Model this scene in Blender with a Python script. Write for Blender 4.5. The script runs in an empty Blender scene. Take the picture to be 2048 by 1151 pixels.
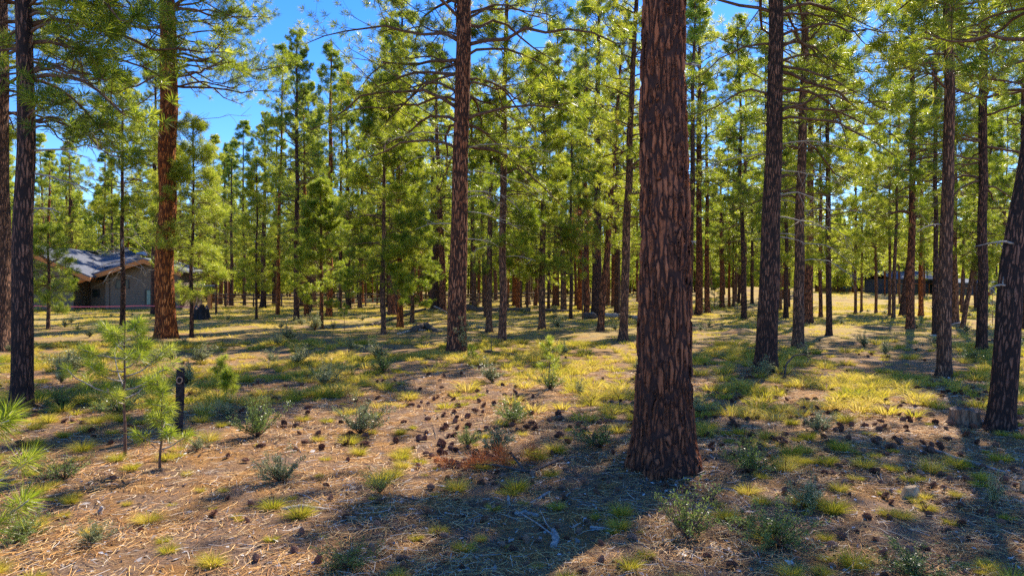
import bpy, math, random
import numpy as np
from mathutils import Vector, Matrix, Euler

# ------------------------------------------------------------------ scene, camera, light
sc = bpy.context.scene
COL = sc.collection
F = 1365.0            # focal length in pixels of the 2048 px wide photograph
HZ = 578.0            # row of the eye level
EYE = 1.6
SUN_AZ, SUN_EL = math.radians(31), math.radians(41)

cam = bpy.data.cameras.new('camera')
cam.sensor_width = 36.0
cam.lens = 36.0 * F / 2048
cam.shift_y = (HZ - 575.5) / 2048
cam.clip_start, cam.clip_end = 0.05, 2000
co = bpy.data.objects.new('camera', cam)
COL.objects.link(co)
co.location = (0, 0, EYE)
co.rotation_euler = (math.radians(90), 0, 0)
sc.camera = co

w = bpy.data.worlds.new('World'); sc.world = w; w.use_nodes = True
nt = w.node_tree
bg = nt.nodes['Background']
sky = nt.nodes.new('ShaderNodeTexSky'); sky.sky_type = 'NISHITA'; sky.sun_disc = False
sky.sun_elevation, sky.sun_rotation = SUN_EL, SUN_AZ
sky.altitude, sky.air_density, sky.dust_density, sky.ozone_density = 1300, 1.0, 0.1, 4.0
hs = nt.nodes.new('ShaderNodeHueSaturation'); hs.inputs['Saturation'].default_value = 1.3; hs.inputs['Hue'].default_value = .512
nt.links.new(sky.outputs[0], hs.inputs['Color']); nt.links.new(hs.outputs[0], bg.inputs[0])
bg.inputs[1].default_value = 0.135

sl = bpy.data.lights.new('sun', 'SUN'); sl.energy = 4.6; sl.angle = math.radians(0.55); sl.color = (1.0, 0.9, 0.74)
so = bpy.data.objects.new('sun', sl); COL.objects.link(so)
sdir = Vector((math.sin(SUN_AZ)*math.cos(SUN_EL), math.cos(SUN_AZ)*math.cos(SUN_EL), math.sin(SUN_EL)))
so.rotation_euler = sdir.to_track_quat('Z', 'Y').to_euler()
so.location = sdir * 60

vs = sc.view_settings
vs.view_transform, vs.look, vs.exposure, vs.gamma = 'Standard', 'None', 1.15, 1.0
sc.render.engine = 'CYCLES'
cy = sc.cycles
cy.max_bounces, cy.diffuse_bounces, cy.glossy_bounces, cy.transmission_bounces, cy.transparent_max_bounces = 7, 4, 2, 6, 4
cy.use_denoising = False
cy.sample_clamp_indirect = 6
cy.caustics_reflective = cy.caustics_refractive = False
sc.render.filter_size = 1.3

# ------------------------------------------------------------------ helpers
def rng(s): return np.random.default_rng(s)
def sm(a, b, x):
    t = np.clip((x-a)/(b-a), 0, 1); return t*t*(3-2*t)

MOUNDS = []
def g(x, y):
    """height of the ground"""
    x = np.asarray(x, float); y = np.asarray(y, float)
    h = 0.05*np.sin(x*0.45+1.3)*np.cos(y*0.38) + 0.03*np.sin(x*1.1+y*0.7) + 0.02*np.sin(x*2.1-y*1.7+.5)
    h = h + 0.9*sm(45, 100, y)*sm(-20, 30, x) + 0.25*sm(60, 120, y) + 6*sm(125, 270, y)
    h = h + 1.1*np.exp(-((x-30)/7)**2-((y-84)/8)**2)
    for mx, my, mr, mh in MOUNDS:
        h = h + mh*np.exp(-((x-mx)**2+(y-my)**2)/(mr*mr))
    h = h - float(G0) if G0 is not None else h
    return h
G0 = None
G0 = g(0.0, 0.0)

def at(px, py):
    """ground point seen at a pixel of the photograph"""
    kx, kz = (px-1024)/F, -(py-HZ)/F
    y = EYE/max(-kz, 1e-3)
    lo, hi = 0.5, 400.0
    t = np.concatenate([np.linspace(1, 40, 1200), np.linspace(40, 220, 1800)])
    d = EYE + kz*t - g(kx*t, t)
    i = np.argmax(d < 0) if (d < 0).any() else len(t)-1
    y = t[i]
    return Vector((kx*y, y, float(g(kx*y, y))))

def mesh_from(name, verts, tris=None, quads=None, smooth=False, mat=None, mats=None):
    me = bpy.data.meshes.new(name)
    verts = np.asarray(verts, np.float32)
    nt_ = 0 if tris is None else len(tris); nq = 0 if quads is None else len(quads)
    me.vertices.add(len(verts)); me.vertices.foreach_set('co', verts.ravel())
    loops = []
    if nt_: loops.append(np.asarray(tris, np.int32).ravel())
    if nq: loops.append(np.asarray(quads, np.int32).ravel())
    lv = np.concatenate(loops)
    me.loops.add(len(lv)); me.loops.foreach_set('vertex_index', lv)
    starts = np.concatenate([np.arange(nt_)*3, nt_*3+np.arange(nq)*4]).astype(np.int32)
    me.polygons.add(nt_+nq)
    me.polygons.foreach_set('loop_start', starts)
    me.update(calc_edges=True)
    me.polygons.foreach_set('use_smooth', np.full(nt_+nq, smooth))
    if mat: me.materials.append(mat)
    return me

def link(name, me, parent=None, loc=None, rot=None, scale=None):
    o = bpy.data.objects.new(name, me); COL.objects.link(o)
    if parent: o.parent = parent
    if loc is not None: o.location = loc
    if rot is not None: o.rotation_euler = rot
    if scale is not None: o.scale = scale
    return o
def tag(o, label, cat, group=None, kind=None):
    if label: o['label'] = label
    if cat: o['category'] = cat
    if group: o['group'] = group
    if kind: o['kind'] = kind
    return o
def thing(name, label, cat, loc=(0, 0, 0), rot=(0, 0, 0), group=None):
    o = link(name, None, None, loc, rot)
    o.empty_display_size = .2
    return tag(o, label, cat, group)

class MB:
    """small mesh collector of boxes, prisms and tubes"""
    def __init__(s): s.v, s.t, s.q, s.n = [], [], [], 0
    def add(s, v, t=None, q=None):
        v = np.asarray(v, float)
        if t is not None and len(t): s.t.append(np.asarray(t)+s.n)
        if q is not None and len(q): s.q.append(np.asarray(q)+s.n)
        s.v.append(v); s.n += len(v); return s
    def box(s, x0, x1, y0, y1, z0, z1):
        v = [(x, y, z) for z in (z0, z1) for y in (y0, y1) for x in (x0, x1)]
        return s.add(v, q=[(0,2,3,1),(4,5,7,6),(0,1,5,4),(2,6,7,3),(0,4,6,2),(1,3,7,5)])
    def slab(s, pts, th):
        """a quad given by its four top corners, thickened downwards"""
        p = np.asarray(pts, float); b = p-np.array((0, 0, th))
        return s.add(np.concatenate([p, b]), q=[(0,1,2,3),(7,6,5,4),(0,4,5,1),(1,5,6,2),(2,6,7,3),(3,7,4,0)])
    def prism(s, poly, y0, y1):
        """polygon in xz extruded along y"""
        n = len(poly); v = [(x, y0, z) for x, z in poly]+[(x, y1, z) for x, z in poly]
        t = [(0, i, i+1) for i in range(1, n-1)]+[(n, n+i+1, n+i) for i in range(1, n-1)]
        return s.add(v, t=t, q=[(i, n+i, n+(i+1) % n, (i+1) % n) for i in range(n)])
    def tubes(s, P, R, sides, seed=0, cap=True):
        v, q, t = tubes(P, R, sides, seed, cap); return s.add(v, t, q)
    def me(s, name, mat, smooth=False):
        return mesh_from(name, np.concatenate(s.v), np.concatenate(s.t) if s.t else None, np.concatenate(s.q) if s.q else None, smooth, mat)
    def build(s, name, mat, parent=None, smooth=False, **k):
        return link(name, s.me(name, mat, smooth), parent, **k)

def unit(a): return a/np.maximum(np.linalg.norm(a, axis=-1, keepdims=True), 1e-9)
def tubes(P, R, sides, seed=0, cap=True):
    """P (N,K,3) axes, R (N,K) radii"""
    P = np.asarray(P, float); R = np.asarray(R, float)
    if P.ndim == 2: P, R = P[None], R[None]
    N, K, _ = P.shape
    T = np.empty_like(P)
    T[:, 1:-1] = P[:, 2:]-P[:, :-2]; T[:, 0] = P[:, 1]-P[:, 0]; T[:, -1] = P[:, -1]-P[:, -2]
    T = unit(T)
    ref = unit(np.cross(T[:, K//2], rng(seed+7).normal(size=(N, 3))))
    U = unit(ref[:, None]-T*np.sum(ref[:, None]*T, -1, keepdims=True)); W = np.cross(T, U)
    a = np.arange(sides)*2*math.pi/sides
    V = P[:, :, None]+R[:, :, None, None]*(np.cos(a)[None, None, :, None]*U[:, :, None]+np.sin(a)[None, None, :, None]*W[:, :, None])
    idx = np.arange(N*K*sides).reshape(N, K, sides)
    a0, a1 = idx[:, :-1], idx[:, 1:]
    Q = np.stack([a0, np.roll(a0, -1, 2), np.roll(a1, -1, 2), a1], -1).reshape(-1, 4)
    tr = np.zeros((0, 3), int)
    if cap:
        tr = []
        for e, flip in ((0, True), (K-1, False)):
            r = idx[:, e]
            for i in range(1, sides-1):
                tr.append(np.stack([r[:, 0], r[:, i+1], r[:, i]] if flip else [r[:, 0], r[:, i], r[:, i+1]], -1))
        tr = np.concatenate(tr)
    return V.reshape(-1, 3), Q, tr

def needles(pos, d, nper, ln, wd, seed, a0=20, a1=85, back=.07):
    """tufts of long needles: triangles round each twig end"""
    r = rng(seed); N = len(pos)
    u = unit(np.cross(d, r.normal(size=(N, 3)))); v = np.cross(d, u)
    phi = (np.arange(nper)[None]*2.399963+r.uniform(0, 6.28, (N, 1))+r.normal(0, .25, (N, nper)))
    th = np.radians(a0+(a1-a0)*np.linspace(0, 1, nper)[None]**.8+r.normal(0, 9, (N, nper)))
    n = (np.cos(th)[..., None]*d[:, None]+np.sin(th)[..., None]*(np.cos(phi)[..., None]*u[:, None]+np.sin(phi)[..., None]*v[:, None]))
    base = pos[:, None]-d[:, None]*(back*np.linspace(0, 1, nper)[None, :, None])
    L = ln*r.uniform(.7, 1.12, (N, nper, 1))
    tip = base+n*L; tip[..., 2] -= .10*L[..., 0]
    side = unit(np.cross(n, r.normal(size=n.shape)))*wd*.5
    m = base+n*L*.35
    V = np.stack([m+side, m-side, tip, base], 2).reshape(-1, 3)
    i = np.arange(N*nper)*4
    T = np.concatenate([np.stack([i, i+1, i+2], -1), np.stack([i+1, i, i+3], -1)])
    return V, T

# ------------------------------------------------------------------ materials
class NT:
    def __init__(s, name):
        s.m = bpy.data.materials.new(name); s.m.use_nodes = True
        s.t = s.m.node_tree; s.t.nodes.clear()
        s.out = s.n('OutputMaterial')
    def n(s, kind, **k):
        x = s.t.nodes.new('ShaderNode'+kind)
        for a, b in k.items(): setattr(x, a, b)
        return x
    def l(s, a, b): s.t.links.new(a, b)
    def setin(s, node, i, v):
        if hasattr(v, 'links') or isinstance(v, bpy.types.NodeSocket): s.l(v, node.inputs[i])
        else:
            if isinstance(v, tuple) and len(v) == 3 and len(getattr(node.inputs[i], 'default_value', (0,))) == 4 if not isinstance(v, (int, float)) else False: v = (*v, 1)
            node.inputs[i].default_value = v
    def math(s, op, a, b=0.0, clamp=False):
        x = s.n('Math', operation=op, use_clamp=clamp); s.setin(x, 0, a); s.setin(x, 1, b); return x.outputs[0]
    def mix(s, f, a, b, blend='MIX'):
        x = s.n('MixRGB', blend_type=blend); s.setin(x, 0, f); s.setin(x, 1, a); s.setin(x, 2, b); return x.outputs[0]
    def noise(s, vec, scale, detail=3, rough=.55, dist=0.0):
        x = s.n('TexNoise'); 
        if vec is not None: s.l(vec, x.inputs['Vector'])
        x.inputs['Scale'].default_value = scale; x.inputs['Detail'].default_value = detail
        x.inputs['Roughness'].default_value = rough; x.inputs['Distortion'].default_value = dist
        return x
    def coords(s, which='Object'): return s.n('TexCoord').outputs[which]
    def mapping(s, vec, scale=(1, 1, 1), loc=(0, 0, 0)):
        x = s.n('Mapping'); s.l(vec, x.inputs[0]); x.inputs['Scale'].default_value = scale; x.inputs['Location'].default_value = loc; return x.outputs[0]
    def ramp(s, f, stops, interp='LINEAR'):
        x = s.n('ValToRGB'); s.setin(x, 0, f); cr = x.color_ramp; cr.interpolation = interp
        while len(cr.elements) < len(stops): cr.elements.new(.5)
        for e, (p, c) in zip(cr.elements, stops):
            e.position = p; e.color = (*c, 1) if isinstance(c, tuple) else (c, c, c, 1)
        return x.outputs[0]
    def maprange(s, v, a, b, c=0.0, d=1.0, smooth=True):
        x = s.n('MapRange', interpolation_type='SMOOTHSTEP' if smooth else 'LINEAR'); s.setin(x, 0, v)
        for i, q in enumerate((a, b, c, d)): x.inputs[i+1].default_value = q
        return x.outputs[0]
    def bump(s, h, strength=.5, dist=.02):
        x = s.n('Bump'); s.l(h, x.inputs['Height']); x.inputs['Strength'].default_value = strength; x.inputs['Distance'].default_value = dist; return x.outputs[0]
    def bsdf(s, col, rough=.9, spec=.2, normal=None, metal=0.0):
        x = s.n('BsdfPrincipled'); s.setin(x, 'Base Color', col); s.setin(x, 'Roughness', rough)
        x.inputs['Specular IOR Level'].default_value = spec; x.inputs['Metallic'].default_value = metal
        if normal: s.l(normal, x.inputs['Normal'])
        return x.outputs[0]
    def done(s, sh): s.l(sh, s.out.inputs['Surface']); return s.m

def leafy(name, cols, trans, clump=1.2, spec=.45, rough=.38, tf=.5, rare=None):
    """thin leaves or needles: light shines through them.  cols: dark, mid, light"""
    N = NT(name); tc = N.coords('Object')
    oi = N.n('ObjectInfo')
    big = N.noise(tc, clump, 2).outputs[0]
    isl = N.n('NewGeometry').outputs['Random Per Island']
    f = N.math('ADD', N.math('MULTIPLY', big, 1.15), N.math('MULTIPLY', isl, .42))
    f = N.math('ADD', f, N.math('MULTIPLY', oi.outputs['Random'], .22))
    f = N.maprange(f, .5, 1.2, smooth=False)
    col = N.ramp(f, [(0, cols[0]), (.5, cols[1]), (1, cols[2])])
    tcol = N.ramp(f, [(0, trans[0]), (.5, trans[1]), (1, trans[2])])
    if rare:
        r = N.noise(tc, 2.6, 1).outputs[0]
        m = N.maprange(r, rare[1], rare[1]+.03)
        col = N.mix(m, col, rare[0]); tcol = N.mix(m, tcol, rare[0])
    b = N.bsdf(col, rough, spec)
    t = N.n('BsdfTranslucent'); N.l(tcol, t.inputs['Color'])
    x = N.n('MixShader'); x.inputs[0].default_value = tf; N.l(b, x.inputs[1]); N.l(t.outputs[0], x.inputs[2])
    return N.done(x.outputs[0])

def bark(name, plateA, plateB, furrow, cell=.055, stretch=.2, disp=.02, char=(0, 0), grey=(.12, .1, .09), greyamt=.3, real=False, fw=(.04, .24)):
    N = NT(name); tc = N.coords('Object')
    oi = N.n('ObjectInfo')
    off = N.n('VectorMath', operation='ADD'); N.l(tc, off.inputs[0])
    cmb = N.n('CombineXYZ'); N.l(N.math('MULTIPLY', oi.outputs['Random'], 37.0), cmb.inputs[2]); N.l(cmb.outputs[0], off.inputs[1])
    p = off.outputs[0]
    wn = N.noise(p, 5.0, 3)
    wv = N.n('VectorMath', operation='MULTIPLY_ADD'); N.l(wn.outputs['Color'], wv.inputs[0]); wv.inputs[1].default_value = (.05, .05, .22); N.l(p, wv.inputs[2])
    q = N.mapping(wv.outputs[0], (1/cell, 1/cell, stretch/cell))
    vo = N.n('TexVoronoi', feature='DISTANCE_TO_EDGE'); N.l(q, vo.inputs['Vector']); vo.inputs['Scale'].default_value = 1.0
    vc = N.n('TexVoronoi', feature='F1'); N.l(q, vc.inputs['Vector']); vc.inputs['Scale'].default_value = 1.0
    e = vo.outputs['Distance']
    fine = N.noise(N.mapping(wv.outputs[0], (1, 1, .35)), 46, 4, .65)
    flake = N.noise(N.mapping(p, (1, 1, .5)), 16, 4, .6)
    e2 = N.math('ADD', e, N.math('MULTIPLY', N.math('SUBTRACT', fine.outputs[0], .5), .30))
    v2 = N.n('TexVoronoi', feature='DISTANCE_TO_EDGE'); N.l(N.mapping(wv.outputs[0], (2.3/cell, 2.3/cell, 3.1*stretch/cell)), v2.inputs['Vector']); v2.inputs['Scale'].default_value = 1.0
    patch = N.noise(p, 4.5, 3, .6).outputs[0]
    cut = N.math('MULTIPLY', N.maprange(v2.outputs['Distance'], .10, .02), N.maprange(patch, .42, .60))
    e3 = N.math('SUBTRACT', e2, N.math('MULTIPLY', N.maprange(N.noise(p, 7.0, 2).outputs[0], .45, .7), .10))
    mask = N.math('MULTIPLY', N.maprange(e3, fw[0], fw[1]), N.math('SUBTRACT', 1.0, N.math('MULTIPLY', cut, .6)))
    big = N.noise(p, 2.2, 3).outputs[0]
    sep = N.n('SeparateColor'); N.l(vc.outputs['Color'], sep.inputs[0])
    pc = N.mix(N.maprange(N.math('ADD', N.math('MULTIPLY', sep.outputs[0], .55), N.math('MULTIPLY', flake.outputs[0], .6)), .3, .85), plateA, plateB)
    pc = N.mix(N.math('MULTIPLY', N.maprange(flake.outputs[0], .52, .66), greyamt), pc, grey)
    col = N.mix(mask, furrow, pc)
    if char[1]:
        sx = N.n('SeparateXYZ'); N.l(tc, sx.inputs[0])
        zz = N.math('ADD', sx.outputs[2], N.math('MULTIPLY', N.math('SUBTRACT', N.noise(p, 3.5, 4).outputs[0], .5), 3.2))
        cm = N.math('MULTIPLY', N.maprange(zz, char[0], 0.0), char[1])
        col = N.mix(cm, col, (.018, .014, .014))
    h = N.math('ADD', N.math('MULTIPLY', mask, .75), N.math('MULTIPLY', flake.outputs[0], .35))
    h = N.math('ADD', h, N.math('MULTIPLY', fine.outputs[0], .22))
    if real:
        d = N.n('Displacement'); N.l(h, d.inputs['Height']); d.inputs['Midlevel'].default_value = .6; d.inputs['Scale'].default_value = disp
        N.l(d.outputs[0], N.out.inputs['Displacement']); N.m.displacement_method = 'BOTH'
        nrm = None
    else: nrm = N.bump(h, .9, disp)
    return N.done(N.bsdf(col, .93, .12, nrm))

M = {}
M['bark_hero'] = bark('bark_hero', (.40, .135, .062), (.49, .18, .088), (.064, .033, .027), .046, .125, .032, char=(2.4, .28), grey=(.15, .09, .085), greyamt=.22, real=True, fw=(.04, .27))
M['bark_orange'] = bark('bark_orange', (.52, .15, .038), (.72, .26, .08), (.09, .03, .016), .05, .14, .03, grey=(.4, .22, .14), greyamt=.3)
M['bark_red'] = bark('bark_red', (.40, .14, .07), (.55, .23, .12), (.05, .027, .022), .045, .15, .025, grey=(.2, .15, .13), greyamt=.35)
M['bark_brown'] = bark('bark_brown', (.30, .15, .09), (.42, .22, .14), (.055, .035, .03), .036, .14, .02, grey=(.18, .15, .14))
M['bark_dark'] = bark('bark_dark', (.19, .095, .07), (.30, .15, .10), (.03, .022, .022), .034, .14, .02, char=(2.2, .35), grey=(.11, .10, .10), greyamt=.4)
def plainwood(name, a, b, scale=30, rough=.9, stretch=(1, 1, 1), rare=None):
    N = NT(name); tc = N.mapping(N.coords('Object'), stretch)
    n = N.noise(tc, scale, 5, .7).outputs[0]
    col = N.mix(N.maprange(n, .35, .65), a, b)
    return N.done(N.bsdf(col, rough, .15, N.bump(n, .6, .01)))
M['limb'] = plainwood('limb_bark', (.10, .055, .04), (.20, .12, .085), 12)
M['limb_grey'] = plainwood('dead_limb', (.26, .22, .19), (.48, .42, .37), 25)
M['deadwood'] = plainwood('weathered_wood', (.22, .19, .17), (.50, .45, .41), 40, stretch=(1, 1, 1))
M['deadwood_dark'] = plainwood('rotten_wood', (.06, .045, .04), (.17, .13, .11), 22)
M['charwood'] = plainwood('charred_wood', (.015, .014, .018), (.05, .045, .05), 40)
M['stumpside'] = plainwood('stump_side', (.10, .06, .04), (.32, .21, .14), 26, stretch=(1, 1, .15))
M['stumptop'] = plainwood('stump_top', (.14, .10, .08), (.30, .22, .17), 20)
GR = [(.028, .058, .014), (.11, .16, .018), (.29, .32, .04)]
GT = [(.07, .14, .012), (.42, .53, .025), (.88, .86, .09)]
M['needles'] = leafy('pine_needles', GR, GT, 1.1, rare=((.30, .11, .03), .735))
M['needles_far'] = leafy('pine_needles_pale', [(.035, .07, .02), (.13, .18, .025), (.30, .33, .05)], [(.14, .24, .02), (.50, .60, .04), (.88, .86, .12)], .9, rare=((.3, .13, .04), .74))
M['needles_young'] = leafy('young_pine_needles', [(.06, .11, .012), (.14, .20, .022), (.27, .31, .05)], [(.20, .33, .015), (.46, .56, .035), (.72, .72, .10)], 4)
M['needles_rust'] = leafy('rusty_needles', [(.34, .10, .03), (.52, .17, .05), (.66, .3, .1)], [(.4, .12, .03), (.6, .2, .06), (.7, .3, .1)], 3, tf=.35)
M['grass'] = leafy('bunch_grass', [(.14, .18, .02), (.44, .36, .05), (.74, .54, .18)], [(.30, .38, .02), (.74, .62, .05), (.90, .70, .18)], .8, spec=.15, rough=.6, tf=.42)
M['sage'] = leafy('sagebrush_leaves', [(.15, .18, .07), (.33, .34, .15), (.52, .50, .24)], [(.12, .17, .06), (.25, .30, .12), (.38, .4, .2)], 5, tf=.35)
M['bitter'] = leafy('bitterbrush_leaves', [(.06, .09, .03), (.12, .17, .05), (.22, .27, .08)], [(.12, .2, .03), (.26, .38, .07), (.42, .5, .12)], 5, tf=.4)

def litter():
    N = NT('fallen_needles'); isl = N.n('NewGeometry').outputs['Random Per Island']
    col = N.ramp(isl, [(0, (.16, .09, .07)), (.3, (.42, .19, .06)), (.6, (.70, .36, .10)), (.85, (.80, .55, .25)), (1, (.58, .53, .50))])
    return N.done(N.bsdf(col, .7, .25))
M['litter'] = litter()
def conemat():
    N = NT('pine_cone'); tc = N.coords('Object'); oi = N.n('ObjectInfo')
    n = N.noise(tc, 60, 2).outputs[0]
    f = N.math('ADD', N.math('MULTIPLY', oi.outputs['Random'], .5), N.math('MULTIPLY', n, .6))
    return N.done(N.bsdf(N.ramp(f, [(0, (.09, .05, .04)), (.5, (.26, .125, .08)), (1, (.48, .30, .20))]), .75, .2))
M['cone'] = conemat()
def groundmat():
    N = NT('forest_floor'); tc = N.coords('Object')
    a = N.noise(tc, .35, 4).outputs[0]; b = N.noise(tc, 2.2, 5, .6).outputs[0]
    st1 = N.noise(N.mapping(tc, (1, 6, 1)), 16, 5, .75, 1.5).outputs[0]
    st2 = N.noise(N.mapping(tc, (6, 1.3, 1)), 14, 5, .75, 1.5).outputs[0]
    f = N.noise(tc, 55, 4, .8).outputs[0]
    st = N.math('MAXIMUM', st1, st2)
    straw = N.mix(N.maprange(st, .45, .72), (.24, .12, .05), (.72, .40, .14))
    duff = N.mix(N.maprange(f, .3, .7), (.11, .07, .055), (.40, .26, .17))
    col = N.mix(N.maprange(N.math('ADD', N.math('MULTIPLY', b, .75), N.math('MULTIPLY', a, .25)), .42, .62), duff, straw)
    # farther open ground carries dry gold grass
    sx = N.n('SeparateXYZ'); N.l(tc, sx.inputs[0])
    far = N.math('MULTIPLY', N.maprange(sx.outputs[1], 11, 34), N.maprange(N.noise(tc, .8, 4).outputs[0], .33, .55))
    col = N.mix(N.math('MULTIPLY', far, .55), col, N.mix(f, (.34, .30, .05), (.66, .50, .15)))
    h = N.math('ADD', N.math('MULTIPLY', st, .6), N.math('ADD', N.math('MULTIPLY', f, .35), b))
    return N.done(N.bsdf(col, .95, .08, N.bump(h, .8, .05)))
M['ground'] = groundmat()
def flat(name, c, rough=.7, spec=.3, metal=0.0, n=12, v=.15):
    N = NT(name); x = N.noise(N.coords('Object'), n, 3).outputs[0]
    col = N.mix(x, tuple(max(0, k*(1-v)) for k in c), tuple(k*(1+v) for k in c))
    return N.done(N.bsdf(col, rough, spec, None, metal))
def siding():
    N = NT('lap_siding'); tc = N.coords('Object'); sx = N.n('SeparateXYZ'); N.l(tc, sx.inputs[0])
    fr = N.math('FRACT', N.math('MULTIPLY', sx.outputs[2], 5.0))
    n = N.noise(N.mapping(tc, (.5, .5, 4)), 6, 3).outputs[0]
    col = N.mix(n, (.14, .105, .08), (.21, .16, .125))
    return N.done(N.bsdf(col, .8, .2, N.bump(N.math('SUBTRACT', 1.0, fr), 1.0, .03)))
M['siding'] = siding()
def shingle():
    N = NT('roof_shingles'); tc = N.coords('Object')
    br = N.n('TexBrick'); N.l(N.mapping(tc, (1, 1, 1)), br.inputs[0]); br.inputs['Scale'].default_value = 3.0
    br.inputs['Color1'].default_value = (.10, .11, .14, 1); br.inputs['Color2'].default_value = (.16, .17, .21, 1); br.inputs['Mortar'].default_value = (.07, .075, .09, 1)
    return N.done(N.bsdf(br.outputs[0], .75, .3))
M['roof'] = shingle()
M['fascia'] = flat('cedar_trim', (.52, .20, .06))
M['darkframe'] = flat('dark_window_frame', (.03, .03, .035), .4)
M['glass'] = flat('window_glass', (.02, .03, .03), .25, .3)
M['curtain'] = flat('curtain', (.25, .32, .25))
M['paleroof'] = flat('pale_metal_roof', (.15, .17, .21), .9, .05)
M['darkwall'] = flat('blue_grey_wall', (.06, .075, .11))
M['tape'] = flat('flagging_tape', (.75, .16, .16), .4)
M['metal'] = flat('vent_metal', (.35, .36, .4), .35, .5, .6)
M['bluepaint'] = flat('blue_tarp', (.05, .14, .42), .5)
M['railwood'] = flat('rail_wood', (.15, .11, .09), .9)
M['disc'] = flat('tag_metal', (.33, .22, .16), .5, .4)
def rockm():
    N = NT('tan_rock'); tc = N.coords('Object'); n = N.noise(tc, 8, 6, .7).outputs[0]
    return N.done(N.bsdf(N.mix(N.maprange(n, .35, .65), (.30, .20, .12), (.58, .42, .26)), .9, .15, N.bump(n, .8, .03)))
M['rock'] = rockm()

# ------------------------------------------------------------------ mounds under the big trunks, then the ground
for px, py, r, h in ((1330, 925, .62, .15), (330, 672, 1.4, .12), (912, 703, 1.1, .10), (1530, 740, .9, .07), (1500, 618, 1.0, .35), (1130, 672, 1.8, .05), (1480, 664, .5, .16)):
    p = at(px, py); MOUNDS.append((p.x, p.y, r, h))

def build_ground():
    u = np.linspace(-1, 1, 521)
    X = np.sign(u)*(12*np.abs(u)+400*np.abs(u)**4.5)
    v = np.linspace(0, 1, 561)
    Y = -15+45*v+620*v**4
    XX, YY = np.meshgrid(X, Y)
    Z = g(XX, YY)
    for sc_, am in ((.35, .012), (.16, .007)):
        Z = Z+am*np.sin(XX/sc_+1.3*np.sin(YY/sc_*.7))*np.cos(YY/sc_+1.1*np.sin(XX/sc_*.6))*np.exp(-YY/30)
    V = np.stack([XX, YY, Z], -1).reshape(-1, 3)
    i = np.arange(XX.size).reshape(XX.shape)
    q = np.stack([i[:-1, :-1], i[:-1, 1:], i[1:, 1:], i[1:, :-1]], -1).reshape(-1, 4)
    tag(link('ground', mesh_from('ground', V, None, q, True, M['ground'])), 'uneven forest floor of orange needle litter and dry soil', 'ground', kind='structure')
build_ground()

# ------------------------------------------------------------------ pine generator
def fbm1(t, seed):
    r = rng(seed); o = 0
    for k in range(1, 6): o = o+np.sin(t*k*r.uniform(.7, 1.3)+r.uniform(0, 6.28))/k
    return o

def trunk_mesh(name, r0, H, mat, seed, segs=20, rings=40, dense_to=None, flare=.35, zmin=-.12, bend=.0, taper=.7, lumps=.04):
    if dense_to: z = np.concatenate([np.linspace(zmin, dense_to, rings), np.linspace(dense_to, H, 24)[1:]])
    else: z = zmin+(H-zmin)*np.linspace(0, 1, rings)**1.5
    a = np.linspace(0, 2*math.pi, segs, endpoint=False)
    Z, A = np.meshgrid(z, a, indexing='ij')
    base = r0*np.clip(1-Z/H, 0.0, 1.1)**taper+.012
    fl = flare*np.exp(-np.maximum(Z, 0)/(r0*1.15))
    lob = 1+.28*np.sin(5*A+seed)+.18*np.sin(3*A+seed*2.1)+.12*np.sin(8*A+seed*.7)
    R = base*(1+fl*lob+lumps*np.sin(2*A+Z*.8+seed)+lumps*.6*np.sin(3*A-Z*1.7+seed))
    bx = bend*fbm1(z*.55, seed)*np.minimum(1, np.maximum(z, 0)/1.5); by = bend*fbm1(z*.5, seed+5)*np.minimum(1, np.maximum(z, 0)/1.5)
    V = np.stack([R*np.cos(A)+bx[:, None], R*np.sin(A)+by[:, None], Z], -1).reshape(-1, 3)
    i = np.arange(len(z)*segs).reshape(len(z), segs)
    q = np.stack([i[:-1], np.roll(i[:-1], -1, 1), np.roll(i[1:], -1, 1), i[1:]], -1).reshape(-1, 4)
    return mesh_from(name, V, None, q, True, mat)

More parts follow.
